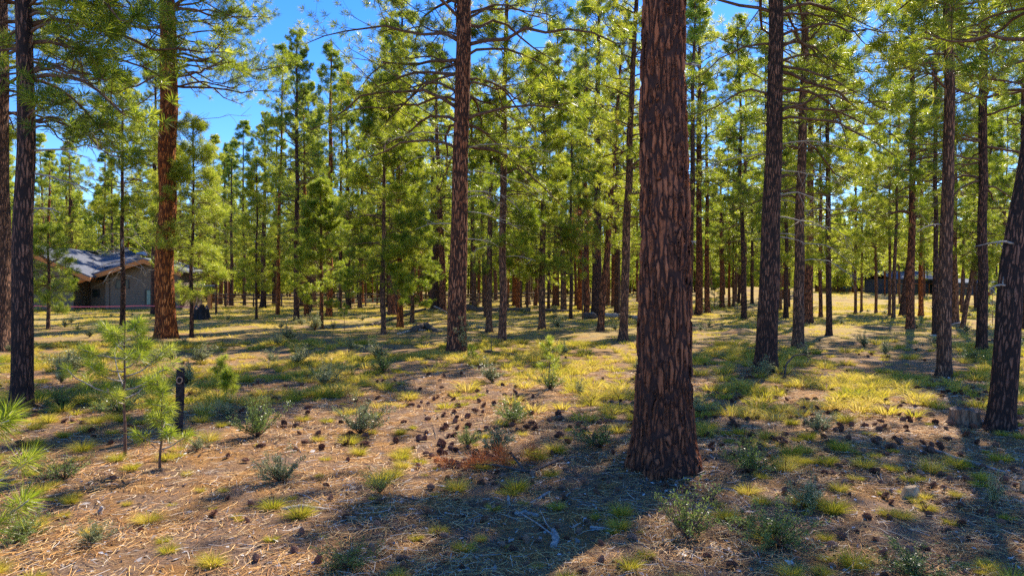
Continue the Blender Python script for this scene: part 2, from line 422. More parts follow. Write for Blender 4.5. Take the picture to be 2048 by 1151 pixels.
def gen_crown(seed, H, hb, R, wh=.5, per=4, p_lo=(5, -28, 12), p_hi=(42, 38, 55), s0=.35, tw=8, nper=34, ln=.185, wd=.0125, avoid=0.0, avoid_top=99, prof=.75, mat='needles', sidebias=0, keep=1.0, limb_r=.028, sub=2, bare=0):
    """limbs with twigs and needle tufts from height hb to H; returns (branch mesh, needle mesh)"""
    r = rng(seed)
    z = []; zz = hb
    while zz < H-.35:
        n = per if (H-zz) > 1.5 else 3
        z += [zz+r.normal(0, .10) for _ in range(n)]; zz += wh*r.uniform(.7, 1.3)*(1 if (H-zz) > 3 else .7)
    z = np.array(z); N = len(z)
    t = np.clip((z-hb)/(H-hb), 0, 1)
    az = r.uniform(0, 2*math.pi, N)+np.arange(N)*2.4
    if avoid:
        d = (az+math.pi/2+math.pi) % (2*math.pi)-math.pi      # angle from -Y, towards the camera
        m = (np.abs(d) < avoid) & (z < avoid_top)
        az = np.where(m, az+np.sign(d)*(avoid*.5+.9), az)
    if sidebias: 
        flip = (np.cos(az)*sidebias < 0) & (r.uniform(size=N) < .55) & (t < .6)
        az = np.where(flip, math.pi-az, az)
    L = R*(1-t)**prof*(.6+.4*np.minimum(1, t*5))*r.uniform(.45, 1.3, N)+.3
    K = 9; s = np.linspace(0, 1, K)
    def lerp(a, b): return a+(b-a)*t
    jit = r.normal(0, 9, N)
    p0, p1, p2 = (lerp(a, b)+jit for a, b in zip(p_lo, p_hi))
    pitch = np.where(s[None] < .5, p0[:, None]+(p1-p0)[:, None]*s[None]*2, p1[:, None]+(p2-p1)[:, None]*(s[None]*2-1))
    pitch = np.radians(pitch+r.normal(0, 10, (N, K)))
    az_s = az[:, None]+np.cumsum(r.normal(0, .16, (N, K)), 1)
    D = np.stack([np.cos(az_s)*np.cos(pitch), np.sin(az_s)*np.cos(pitch), np.sin(pitch)], -1)
    P = np.zeros((N, K, 3)); P[:, 0, 2] = z
    P[:, 1:] = P[:, :1]+np.cumsum(D[:, :-1]*(L[:, None, None]/(K-1)), 1)
    lr = limb_r*(L/R)**.9*1.0
    RR = lr[:, None]*(1.0-.88*s[None])+.004
    mb = MB(); mb.tubes(P, RR, 5, seed)
    # twigs
    j = np.linspace(s0, .98, tw)[None]+r.normal(0, .03, (N, tw)); j = np.clip(j, .12, .985)
    ji = j*(K-1); i0 = np.floor(ji).astype(int); fr = (ji-i0)[..., None]; n_i = np.arange(N)[:, None]
    B = P[n_i, i0]*(1-fr)+P[n_i, i0+1]*fr; DB = D[n_i, i0]
    side = np.where((np.arange(tw)[None] % 2) == 0, 1, -1)*np.ones((N, 1))
    horiz = unit(np.stack([-DB[..., 1], DB[..., 0], np.zeros_like(DB[..., 0])], -1))
    ang = np.radians(r.uniform(28, 65, (N, tw)))[..., None]
    TD = unit(DB*np.cos(ang)+horiz*side[..., None]*np.sin(ang)+np.array((0, 0, 1))*r.normal(.35, .3, (N, tw, 1)))
    TL = (L[:, None]*.42*(1.12-j)*r.uniform(.6, 1.3, (N, tw))+.14)
    ok = (r.uniform(size=(N, tw)) < keep)
    B, TD, TL = B[ok], TD[ok], TL[ok]
    k = np.linspace(0, 1, 4)
    up = np.array((0, 0, 1.))
    def curve(B, TD, TL, lift):
        wob = unit(r.normal(size=TD.shape))*.16
        return B[:, None]+TL[:, None, None]*(k[None, :, None]*TD[:, None]+(k[None, :, None]**2)*(lift*up+wob)[:, None])
    TP = curve(B, TD, TL, r.uniform(.0, .45, (len(B), 1)))
    mb.tubes(TP, (.004+.009*TL[:, None])*(1-.6*k[None]), 3, seed+1, cap=False)
    ends = [TP[:, -1]]; dirs = [unit(TP[:, -1]-TP[:, -2])]
    mid = r.uniform(size=len(TP)) < .75
    ends.append(TP[mid, 2]); dirs.append(unit(TP[mid, 3]-TP[mid, 1]))
    for si in range(sub):
        q = r.uniform(.25, .8, len(TP)); qi = q*3; qa = np.minimum(qi.astype(int), 2); qf = (qi-qa)[:, None]; idx = np.arange(len(TP))
        SB = TP[idx, qa]*(1-qf)+TP[idx, qa+1]*qf
        ax = unit(np.cross(TD, up)); sg = np.where(r.uniform(size=(len(TP), 1)) < .5, -1, 1)
        SD = unit(TD*.7+ax*sg*r.uniform(.4, .9, (len(TP), 1))+up*r.normal(.25, .25, (len(TP), 1)))
        SL = TL*r.uniform(.25, .55, len(TP))+.06
        SP = curve(SB, SD, SL, .3)
        big = TL > .3
        if big.any(): mb.tubes(SP[big], (.004*np.ones((big.sum(), 1)))*(1-.5*k[None]), 3, seed+2+si, cap=False)
        ends.append(SP[:, -1]); dirs.append(unit(SP[:, -1]-SP[:, -2]))
    ends.append(P[:, -1]); dirs.append(D[:, -1])
    # leader
    lead = np.stack([np.zeros(6), np.zeros(6), np.linspace(H-.5, H+.05, 6)], -1)
    ends.append(lead); dirs.append(np.tile(np.array([[0, 0, 1.]]), (6, 1)))
    E = np.concatenate(ends); DD = np.concatenate(dirs)
    if bare:                                                  # lowest limbs have lost most of their needles
        kill = (E[:, 2] < hb+bare) & (r.uniform(size=len(E)) < .35); E, DD = E[~kill], DD[~kill]
    DD = unit(DD+np.array((0, 0, .25)))
    V, T = needles(E, DD, nper, ln, wd, seed+9)
    bm = mb.me('branches', M['limb'], True)
    cm = mesh_from('crown', V, T, None, False, M[mat])
    return bm, cm

def dead_limb_mesh(seed, L, pitch=5, droop=-35, r0=.014, tw=7):
    r = rng(seed); K = 8; s = np.linspace(0, 1, K)
    p = np.radians(pitch+(droop-pitch)*s+r.normal(0, 6, K)); a = np.cumsum(r.normal(0, .14, K))
    D = np.stack([np.cos(a)*np.cos(p), np.sin(a)*np.cos(p), np.sin(p)], -1)
    P = np.zeros((K, 3)); P[1:] = np.cumsum(D[:-1]*L/(K-1), 0)
    mb = MB(); mb.tubes(P, r0*(1-.8*s)+.002, 5, seed)
    if tw:
        i = r.integers(2, K-1, tw); B = P[i]; td = unit(D[i]+r.normal(0, .7, (tw, 3)))
        tl = L*r.uniform(.12, .35, tw); k = np.linspace(0, 1, 4)
        TP = B[:, None]+tl[:, None, None]*(k[None, :, None]*td[:, None]+k[None, :, None]**2*r.normal(0, .25, (tw, 1, 3)))
        mb.tubes(TP, .4*r0*(1-.7*k)[None]+.0015*np.ones((tw, 1)), 3, seed+1)
    return mb

PRO = {}
def proto(key, H, *a, **k): PRO[key] = (H,)+gen_crown(*((a[0], H)+a[1:]), **k)
# key, H, seed, hb, R
proto('A1', 21, 11, 6.3, 3.6, p_lo=(2, -32, 8), tw=8, per=4, wh=.5, bare=2.5, limb_r=.05, keep=.75)
proto('A2', 19, 12, 5.0, 3.2, p_lo=(5, -25, 12), tw=8, per=4, wh=.5, bare=2.5, limb_r=.045, keep=.7)
proto('A3', 20, 17, 8.0, 3.0, p_lo=(5, -20, 20), tw=8, per=4, wh=.48, bare=2.0, limb_r=.045, keep=.75)
proto('B1', 15, 13, 2.8, 2.2, p_lo=(0, -20, 15), tw=7, per=4, wh=.45, prof=.85, keep=.6)
proto('B2', 15, 14, 4.2, 1.9, p_lo=(8, -15, 20), tw=7, per=4, wh=.45, prof=.8, keep=.6)
proto('B3', 14, 18, 3.4, 1.7, p_lo=(12, -10, 25), tw=7, per=4, wh=.42, prof=.9, keep=.6)
proto('Y1', 7.5, 15, 1.1, 1.5, p_lo=(25, 10, 40), tw=8, per=4, wh=.36, prof=.8, mat='needles_young', ln=.16, limb_r=.02)
proto('Y2', 6.5, 16, .9, 1.2, p_lo=(20, 5, 40), tw=8, per=4, wh=.36, prof=.8, mat='needles_young', ln=.16, limb_r=.02)
FK = dict(nper=15, wd=.03, ln=.27, tw=7, sub=2, mat='needles_far')
proto('F1', 17, 21, 4.8, 2.1, keep=.62, bare=3, per=3, wh=.6, **FK)
proto('F2', 19, 22, 5.8, 2.2, keep=.62, bare=3, per=3, wh=.6, **FK)
proto('F3', 14, 23, 3.2, 1.9, keep=.6, bare=1.5, per=4, wh=.55, prof=.85, **FK)
proto('F4', 8, 24, .8, 1.7, per=4, wh=.45, prof=.85, **FK)

nid = [0]; BASES = []
def pine(bx, by, lx, ly, wpx, bk, pk, H, label, hb=None, sx=1.0, group=None, flare=.35, bend=.02, name='pine_tree', rot=None, custom=None, dense=None, segs=20, dead=(), lumps=.04, taper=.7):
    """one tree: base pixel, another pixel on its axis, width in pixels at eye level, bark, crown, height"""
    nid[0] += 1; sd = nid[0]*13+5
    r = random.Random(sd)
    b = at(bx, by)
    dz = (HZ-ly)/F*b.y+EYE-b.z
    dx = (lx-1024)/F*b.y-b.x
    lean = math.atan2(dx, dz)
    t = thing(name, label, 'pine tree', b, (0, lean, 0), group)
    r0 = .91*wpx/F*b.y/2*math.cos(math.atan2(b.x, b.y))
    Hh = H/max(.2, math.cos(lean))
    rr0 = r0/(max(.05, 1-1.6/Hh)**taper)
    if b.y < 26: BASES.append((b.x, b.y, rr0))
    if dense: tm = trunk_mesh('trunk', rr0, Hh, M[bk], sd, segs=dense[0], rings=dense[1], dense_to=dense[2], flare=flare, bend=bend, lumps=lumps, taper=taper)
    else: tm = trunk_mesh('trunk', rr0, Hh, M[bk], sd, segs=segs, rings=46, flare=flare, bend=bend, lumps=lumps, taper=taper)
    trunk = link('trunk', tm, t)
    if custom: PH, bm, cm = H, *gen_crown(sd, H, **custom); s3 = (1, 1, 1); rz = 0
    else:
        PH, bm, cm = PRO[pk]; k = Hh/PH; s3 = (k*sx, k*sx, k); rz = r.uniform(0, 6.28) if rot is None else rot
    link('branches', bm, t, rot=(0, 0, rz), scale=s3)
    link('crown', cm, t, rot=(0, 0, rz), scale=s3)
    for k, (h, azd, L, pi_, dr) in enumerate(dead):
        rad = rr0*(1-h/Hh)**taper
        a = math.radians(azd)
        dead_limb_mesh(sd*7+k, L, pi_, dr, max(.014, b.y*.00055)).build('dead_branch', M['limb_grey'], t, True, loc=(math.cos(a)*rad*.8, math.sin(a)*rad*.8, h), rot=(0, 0, a))
    return t
def hpx(b_y, py): return EYE+(HZ-py)/F*b_y

# --- the trees one can tell apart, from the photograph (pixels of the 2048 px picture)
pine(1330, 926, 1328, 0, 107, 'bark_hero', 'A1', 24, 'massive foreground pine trunk with deeply furrowed red and black bark, right of centre', flare=.31, bend=.012, taper=1.9, dense=(300, 620, 4.6), rot=2.0, lumps=.02,
     dead=((2.05, 3, .13, 5, 0), (3.75, 178, .10, 8, 0), (3.72, 0, .22, 2, 0)))
T = thing  # noqa
pine(42, 816, 53, 0, 43, 'bark_dark', 'A2', 17, 'dark charred pine trunk standing nearest the left edge of the photo', flare=.26, custom=dict(hb=3.9, R=2.5, avoid=.9, avoid_top=8, p_lo=(12, -30, -5), bare=1.0, sidebias=1, limb_r=.03, per=4), segs=48,
     dead=((3.2, 8, .9, 0, -40), (2.7, 10, .5, 10, -30), (3.5, 0, 1.3, 15, -30)))
pine(-2, 700, -4, 0, 58, 'bark_brown', 'A1', 22, 'thick rough pine trunk cut off by the left edge of the photo', custom=dict(hb=6, R=3.6, avoid=.8, avoid_top=9, limb_r=.05), segs=32)
pine(331, 676, 337, 0, 42, 'bark_orange', 'A3', 23, 'big bright orange plated pine trunk in the sun, left of the house', flare=.30, segs=40, bend=.03, taper=.35,
     custom=dict(hb=8.6, R=5.0, avoid=1.25, avoid_top=18, s0=.48, p_lo=(15, -8, 14), bare=.5, sidebias=1, limb_r=.055, tw=10, wh=.55),
     dead=((7.3, 5, 2.6, 22, -3), (5.3, 12, 2.1, 15, -65), (4.6, 3, 1.6, 5, -50), (9.0, 172, 1.0, 8, 0), (8.1, 176, 1.8, 2, -10), (6.2, 175, 1.6, 5, -15), (3.9, 350, 1.9, 10, -30)))
pine(913, 706, 927, 0, 37, 'bark_red', 'A1', 19, 'tall red brown pine with drooping limbs and grey dead branches, centre of the photo', flare=.28, segs=40, bend=.02, taper=.5,
     custom=dict(hb=5.2, R=4.6, avoid=1.0, avoid_top=10, p_lo=(18, -24, -38), bare=1.6, limb_r=.05, tw=9, per=4, wh=.5, s0=.3),
     dead=((4.6, 5, 2.2, 10, -40), (4.1, 0, 1.6, 5, -50), (3.6, 8, 1.5, 0, -45), (4.9, 176, 1.5, 10, -30), (5.2, 0, 2.4, 12, -28), (3.3, 183, 1.0, 0, -30), (5.5, 185, 1.9, 12, -30), (3.9, 350, 1.0, 20, -50), (2.9, 2, .8, 0, -30)))
pine(1531, 742, 1555, 0, 41, 'bark_dark', 'A2', 20, 'straight dark pine just right of the massive foreground trunk', flare=.34, segs=40, taper=.95,
     custom=dict(hb=5.0, R=3.3, avoid=1.0, avoid_top=9, p_lo=(12, -25, -25), bare=2.5, limb_r=.038, sidebias=1, per=4, wh=.45, keep=.6),
     dead=((4.4, 0, 1.6, 8, -30), (3.9, 4, 1.5, 6, -25), (3.4, 355, 1.4, 8, -40), (3.0, 3, 1.2, 5, -30), (4.2, 178, 1.2, 5, -35), (2.6, 2, .7, 0, -20)))
pine(1889, 752, 1897, 0, 28, 'bark_brown', 'A2', 15, 'slim straight brown pine casting a dark stripe on the grass below it', flare=.28, segs=32,
     custom=dict(hb=5.6, R=2.0, keep=.6, avoid=.9, avoid_top=7, bare=1.2, limb_r=.03, per=4, wh=.45), dead=((2.9, 178, .7, 0, -25),))
pine(2000, 858, 2074, 150, 50, 'bark_dark', 'A2', 14, 'leaning rough trunked pine at the right edge beside the low stump', flare=.26, segs=64, bend=.03, lumps=.07,
     custom=dict(hb=4.5, R=2.1, keep=.55, avoid=.9, avoid_top=6, bare=.8, limb_r=.035, sidebias=-1, per=4), dead=((2.2, 190, .4, 5, -30), (1.7, 185, .25, 5, -40)))
pine(1595, 699, 1609, 100, 22, 'bark_brown', 'A2', 16, 'brown pine with pale dead lower branches beside the straight dark pine', segs=28,
     custom=dict(hb=4.4, R=2.7, keep=.65, avoid=.8, avoid_top=8, bare=2, limb_r=.035, p_lo=(5, -20, -10)), dead=((3.9, 0, 1.8, 12, -15), (3.5, 5, 2.2, 15, -60), (3.0, 355, 1.9, 12, -65), (4.1, 182, 1.3, 15, -30), (3.2, 184, 1.2, 15, -40), (2.5, 2, 1.6, 5, -60)))
pine(1004, 684, 1010, 150, 15, 'bark_brown', 'B2', 14, 'thin pine with sparse twiggy branches close right of the central red pine', custom=dict(hb=3.0, R=1.6, bare=4, limb_r=.02, per=3, tw=9, keep=.8), dead=((2.6, 0, 1.0, 10, -30), (2.9, 180, .9, 10, -30)))
pine(978, 664, 981, 400, 12, 'bark_brown', 'B3', 9, 'short thin pine with a twisted crown between two central trunks', custom=dict(hb=2.6, R=1.3, bare=2, limb_r=.02, per=3, tw=8))
pine(1084, 659, 1088, 200, 13, 'bark_brown', 'B1', 11.2, 'bushy pine with a full yellow green crown behind the bare sapling', custom=dict(hb=2.2, R=2.1, bare=.5, limb_r=.025, per=5, wh=.38, prof=.7, mat='needles'))
pine(1201, 662, 1222, 390, 13.5, 'bark_red', 'B2', 13, 'thin reddish pine leaning right, left of the massive trunk', sx=.8)
pine(1246, 680, 1264, 200, 17, 'bark_brown', 'B2', 15, 'slightly leaning brown pine closest left of the massive trunk', sx=.9)
pine(1193, 634, 1195, 300, 20, 'bark_dark', 'A3', 20, 'dark wide pine rising behind the pale fallen log', segs=16)
pine(1172, 626, 1168, 300, 8.5, 'bark_dark', 'B2', 17, 'thin dark pine touching the wide one behind the pale log', sx=.8)
pine(1228, 613, 1226, 300, 10.5, 'bark_red', 'F2', 17, 'reddish pine seen between the two leaning trunks')
pine(1398, 629, 1399, 100, 15, 'bark_red', 'A3', 22, 'tall straight reddish pine, left one of a close pair right of the massive trunk')
pine(1415, 626, 1413, 300, 10.5, 'bark_red', 'F2', 17, 'thinner pine, right one of a close pair right of the massive trunk')
pine(1444, 616, 1442, 400, 10, 'bark_red', 'F1', 13, 'short reddish pine left of the curved dark one')
pine(1488, 638, 1482, 350, 10.5, 'bark_dark', 'B2', 16, 'dark pine with a bowed base left of the straight dark pine', bend=.05)
pine(1467, 612, 1467, 400, 5, 'bark_brown', 'F1', 10, 'very thin pine standing on a small mound of earth')
pine(1617, 646, 1622, 300, 17, 'bark_red', 'A3', 18, 'stout reddish pine half hidden by the brown pine with dead branches', flare=.3)
pine(1607, 628, 1609, 400, 6, 'bark_orange', 'F1', 15, 'thin orange pine beside the stout reddish one')
pine(1571, 634, 1573, 400, 9, 'bark_brown', 'F2', 15, 'greyish brown pine right of the straight dark pine')
pine(1560, 618, 1560, 400, 7, 'bark_brown', 'F1', 15, 'distant thin pine almost hidden by the straight dark pine')
pine(1658, 671, 1656, 300, 12, 'bark_dark', 'B2', 12, 'thin dark pine alone in the open grass right of centre', custom=dict(hb=2.8, R=1.6, bare=3, limb_r=.02, per=4, tw=9, p_lo=(0, -25, -5)))
pine(1641, 634, 1641, 400, 8, 'bark_red', 'F1', 14, 'reddish pine just left of the lone thin dark pine')
pine(1711, 627, 1711, 300, 6, 'bark_brown', 'F3', 14, 'first of the thin pines standing in the golden clearing, counted from the left')
pine(1723, 622, 1725, 400, 5, 'bark_brown', 'F1', 12, 'second of the thin pines standing in the golden clearing, counted from the left')
pine(1752, 625, 1752, 300, 6, 'bark_brown', 'F3', 14, 'third of the thin pines standing in the golden clearing, counted from the left')
pine(1779, 630, 1780, 300, 6, 'bark_brown', 'F1', 15, 'left pine of the touching pair in the golden clearing')
pine(1787, 635, 1796, 300, 7.5, 'bark_brown', 'F2', 16, 'right pine of the touching pair in the golden clearing')
pine(1804, 633, 1826, 450, 12, 'bark_dark', 'F1', 12, 'short dark pine leaning right behind the reddish brown one')
pine(1821, 657, 1825, 200, 17, 'bark_red', 'A2', 17, 'reddish brown pine with a dark shadow at its foot in the clearing', flare=.3)
pine(1842, 631, 1843, 300, 10, 'bark_orange', 'F1', 13, 'sunlit tan pine in front of the far pale roofed house')
pine(1870, 671, 1872, 200, 11, 'bark_dark', 'B2', 15, 'almost black thin pine close left of the slim straight brown one')
pine(1910, 648, 1908, 300, 16, 'bark_brown', 'A2', 15, 'brown pine right behind the slim straight one')
pine(1925, 657, 1962, 430, 9.5, 'bark_brown', 'B3', 9, 'small pine leaning sharply right across the clearing', bend=.04)
pine(1963, 703, 1967, 200, 22, 'bark_dark', 'A2', 16, 'thick mossy pine standing left of the leaning trunk at the right edge', flare=.3, custom=dict(hb=4.4, R=2.3, keep=.6, avoid=.8, avoid_top=6, limb_r=.035, per=4, wh=.45))
pine(2046, 660, 2047, 300, 13, 'bark_dark', 'B1', 15, 'pine cut off by the right edge of the photo behind the leaning trunk')
# left half
pine(96, 658, 97, 500, 6, 'bark_brown', 'Y1', 4.3, 'bright young pine standing in front of the house wall at left', custom=dict(hb=.9, R=1.0, keep=.7, nper=20, limb_r=.014, per=4, wh=.3, mat='needles_young', prof=.6))
pine(133, 607, 132, 300, 10, 'bark_red', 'F2', 16, 'reddish brown pine rising in front of the house roof')
pine(105, 600, 104, 200, 12, 'bark_dark', 'A2', 19, 'dark pine left of the reddish one in front of the house roof')
pine(245, 650, 245, 200, 10, 'bark_dark', 'B2', 11.5, 'thin pine with a skirt of grey dead twigs in front of the house', custom=dict(hb=5.2, R=2.2, limb_r=.025, per=4, wh=.42),
     dead=tuple((2.3+.16*i, (i*137) % 360, 1.2+.3*(i % 3), 0, -65) for i in range(14)))
pine(308, 629, 310, 300, 13, 'bark_dark', 'A2', 17, 'dark pine partly hidden behind the bright orange trunk')
pine(383, 675, 386, 300, 7, 'bark_dark', 'B3', 7.6, 'slender young pine just right of the bright orange trunk', custom=dict(hb=1.6, R=1.25, nper=20, keep=.8, limb_r=.014, per=4, wh=.34, mat='needles_young'))
pine(426, 606, 430, 300, 9, 'bark_dark', 'A2', 15, 'dark pine with tangled dead branches right of the slender young one', dead=((5, 0, 2, 10, -50), (4, 180, 2, 0, -50), (6, 30, 2, 0, -50), (5.5, 150, 2, 0, -40)))
pine(440, 608, 452, 450, 9, 'bark_brown', 'F1', 13, 'brown pine leaning right beside the one with tangled dead branches', dead=((4, 0, 2, 10, -50), (4.5, 20, 2, 0, -60)))
pine(463, 611, 463, 300, 8, 'bark_brown', 'F2', 15, 'straight brown pine, second right of the tangled dark one')
pine(513, 638, 513, 300, 4.5, 'bark_dark', 'B3', 9, 'thin dark young pine standing alone in shade left of centre', custom=dict(hb=1.9, R=1.2, nper=20, keep=.8, limb_r=.014, per=4, wh=.36))
pine(526, 616, 530, 300, 12, 'bark_dark', 'A2', 17, 'dark pine behind the thin one standing alone in shade')
pine(557, 611, 557, 300, 7, 'bark_orange', 'F1', 14, 'rusty orange pine standing before the rail fence')
pine(593, 640, 594, 150, 11.5, 'bark_dark', 'A2', 15.2, 'tall near black pine left of the small pale shrubs', sx=.9)
pine(603, 612, 603, 300, 7.5, 'bark_red', 'F2', 16, 'reddish pine close behind the tall near black one')
pine(617, 628, 617, 150, 10, 'bark_brown', 'B1', 15.5, 'brown pine right of the tall near black one with pale shrubs at its foot')
pine(629, 614, 629, 300, 8, 'bark_dark', 'F1', 17, 'dark pine showing right behind the brown one with shrubs at its foot')
pine(643, 656, 642, 300, 7, 'bark_red', 'Y1', 6.4, 'small young pine at the end of the pale thin log', sx=1.1)
pine(697, 620, 693, 120, 11, 'bark_dark', 'B2', 19, 'tall dark pine with a pointed top against the sky')
pine(706, 607, 706, 300, 6.5, 'bark_red', 'F1', 15, 'thin pine close behind the tall one with the pointed top')
pine(724, 607, 724, 300, 7.5, 'bark_orange', 'F2', 15, 'rusty orange pine standing right of the pointed one')
pine(767, 668, 768, 250, 8.5, 'bark_brown', 'B1', 9.5, 'thin pine in front of the leaning log with a bright full crown', custom=dict(hb=1.9, R=1.9, keep=.75, limb_r=.02, per=5, wh=.36, prof=.7))
pine(783, 630, 784, 300, 14, 'bark_red', 'A3', 18, 'stout pine behind the leaning log')
pine(800, 655, 797, 300, 11.5, 'bark_orange', 'B2', 10.5, 'orange pine where the leaning log rests', custom=dict(hb=2.9, R=1.8, limb_r=.025, per=5, wh=.4))
pine(824, 645, 828, 450, 7, 'bark_brown', 'Y1', 6, 'small crooked pine right of the leaning log', bend=.06, sx=1.2)
pine(872, 618, 866, 300, 18, 'bark_dark', 'A3', 18, 'thick dark pine with a crooked burnt base left of the central red pine', bend=.09)
pine(886, 614, 884, 400, 12, 'bark_dark', 'F1', 12, 'dark burnt pine just left of the central red pine')
pine(945, 608, 945, 300, 11, 'bark_dark', 'F2', 16, 'dark pine rising behind the dark fallen log')
pine(958, 606, 958, 300, 6, 'bark_red', 'F1', 14, 'thin pink brown pine behind the dark fallen log')
pine(1030, 611, 1032, 300, 10, 'bark_orange', 'F2', 16, 'orange brown pine beyond the dark fallen log, right of the twiggy pine')
pine(1040, 618, 1040, 300, 8, 'bark_brown', 'F1', 15, 'brown pine beside the orange brown one beyond the log')
pine(1056, 608, 1056, 300, 10, 'bark_dark', 'F3', 15, 'black looking pine left of the bushy yellow green one')
pine(1112, 611, 1112, 300, 13, 'bark_red', 'F2', 17, 'stout reddish pine right of the bushy yellow green one')

LM = ((45, 'charred left trunk'), (200, 'house gable'), (333, 'bright orange trunk'), (513, 'lone shaded thin pine'), (593, 'tall near black pine'), (697, 'pointed dark pine'), (767, 'leaning log'), (918, 'central red pine'),
      (1004, 'twiggy thin pine'), (1084, 'bushy yellow green pine'), (1193, 'wide dark pine'), (1330, 'massive trunk'), (1406, 'close pair'), (1540, 'straight dark pine'), (1658, 'lone thin pine'),
      (1783, 'touching pair'), (1890, 'slim brown pine'), (1963, 'mossy pine'), (2020, 'leaning edge trunk'))
ORD = 'first second third fourth fifth sixth seventh eighth ninth tenth eleventh twelfth thirteenth fourteenth fifteenth sixteenth seventeenth eighteenth nineteenth twentieth'.split()
ORD += ['twenty-'+w_ for w_ in ORD[:9]]+['thirtieth']+['thirty-'+w_ for w_ in ORD[:9]]+['fortieth']+['forty-'+w_ for w_ in ORD[:9]]+['fiftieth']+['fifty-'+w_ for w_ in ORD[:9]]
def rank_labels(items, what):
    """items: (pixel column, object): name each by its place between two landmarks"""
    bins = {}
    for px, o in items:
        k = sum(px > m for m, _ in LM); bins.setdefault(k, []).append((px, o))
    for k, L in bins.items():
        L.sort(key=lambda q: q[0])
        for i, (px, o) in enumerate(L):
            if k == 0: w_ = 'left of the '+LM[0][1]
            elif k == len(LM): w_ = 'right of the '+LM[-1][1]
            else: w_ = 'between %s and %s' % (LM[k-1][1], LM[k][1])
            o['label'] = '%s %s, counted from left, %s' % (ORD[min(i, len(ORD)-1)], what, w_)

for i_, (X_, Y_, k_, pk_) in enumerate(((-15.5, 15, 13, 'A2'), (-21, 24, 14, 'A1'), (-27, 30, 11, 'B2'), (-19, 20.5, 9, 'B1'), (-33, 38, 12, 'A3'), (-11.5, 10.5, 14, 'B3'))):
    px_ = 1024+F*X_/Y_; py_ = HZ+F*(EYE-float(g(X_, Y_)))/Y_
    pine(px_, py_, px_, 0, k_*1.7, 'bark_brown', pk_, 17, 'brown pine outside the left edge of the photo, %s from the front' % ORD[i_])
# --- farther trees of the stand
FT = {'trunkF': [trunk_mesh('trunk', .14, 16, M[b], 70+i, segs=9, rings=16, bend=.03) for i, b in enumerate(('bark_red', 'bark_brown', 'bark_dark', 'bark_orange', 'bark_brown'))]}
placed = []
def far_trees():
    r = random.Random(4)
    fl = ('slender pine of the far stand with a pale green crown', 'pines far back in the stand')
    n = 0; tries = 0; items = []
    while n < 222 and tries < 6000:
        tries += 1
        u = r.random(); Y = 38+60*u**.9
        X = r.uniform(-1.02, .92)*Y
        px = 1024+F*X/Y
        if Y < 64 and -60 < px < 420: continue                     # the house stands there
        if 1680 < px < 1940 and r.random() < .8 and Y < 82: continue
        if 1650 < px < 1760 and r.random() < .85: continue
        if 480 < px < 740 and r.random() < .35: continue
        if any((X-a)**2+(Y-b)**2 < 3.2 for a, b in placed): continue
        placed.append((X, Y)); n += 1
        key = r.choice(['F1', 'F2', 'F3', 'F1', 'F2', 'F1', 'F2']); PH, bm, cm = PRO[key]
        H = PH*r.uniform(.6, 1.2)
        if 490 < px < 730: H = min(H, EYE+.36*Y)
        if 1650 < px < 1760: H = min(H, EYE+.12*Y)
        k = H/PH; rz = r.uniform(0, 6.28)
        t = thing('pine_tree', fl[0], 'pine tree', (X, Y, float(g(X, Y))), (r.gauss(0, .015), r.gauss(0, .02), rz), fl[1])
        items.append((px, t))
        link('trunk', r.choice(FT['trunkF']), t, scale=(k*r.uniform(.6, 1.5)*PH/16,)*2+(H/16,))
        link('branches', bm, t, scale=(k, k, k)); link('crown', cm, t, scale=(k*1.08, k*1.08, k))
    rank_labels(items, 'far pine')
far_trees()

def bake(meshes, placements):
    """many transformed copies of small meshes as one mesh.  meshes: (V, T) pairs; placements: arrays idx, x, y, z, rot, scale"""
    Vs, Ts, off = [], [], 0
    idx, X, Y, Z, A, S = placements
    for m, (V, T_) in enumerate(meshes):
        k = np.where(idx == m)[0]
        if not len(k): continue
        c, s = np.cos(A[k])[:, None], np.sin(A[k])[:, None]; sc_ = S[k][:, None]
        x = (V[None, :, 0]*c-V[None, :, 1]*s)*sc_+X[k][:, None]; y = (V[None, :, 0]*s+V[None, :, 1]*c)*sc_+Y[k][:, None]; z = V[None, :, 2]*sc_+Z[k][:, None]
        Vs.append(np.stack([x, y, z], -1).reshape(-1, 3)); Ts.append((T_[None]+(np.arange(len(k))*len(V))[:, None, None]+off).reshape(-1, 3)); off += len(k)*len(V)
    return np.concatenate(Vs), np.concatenate(Ts)

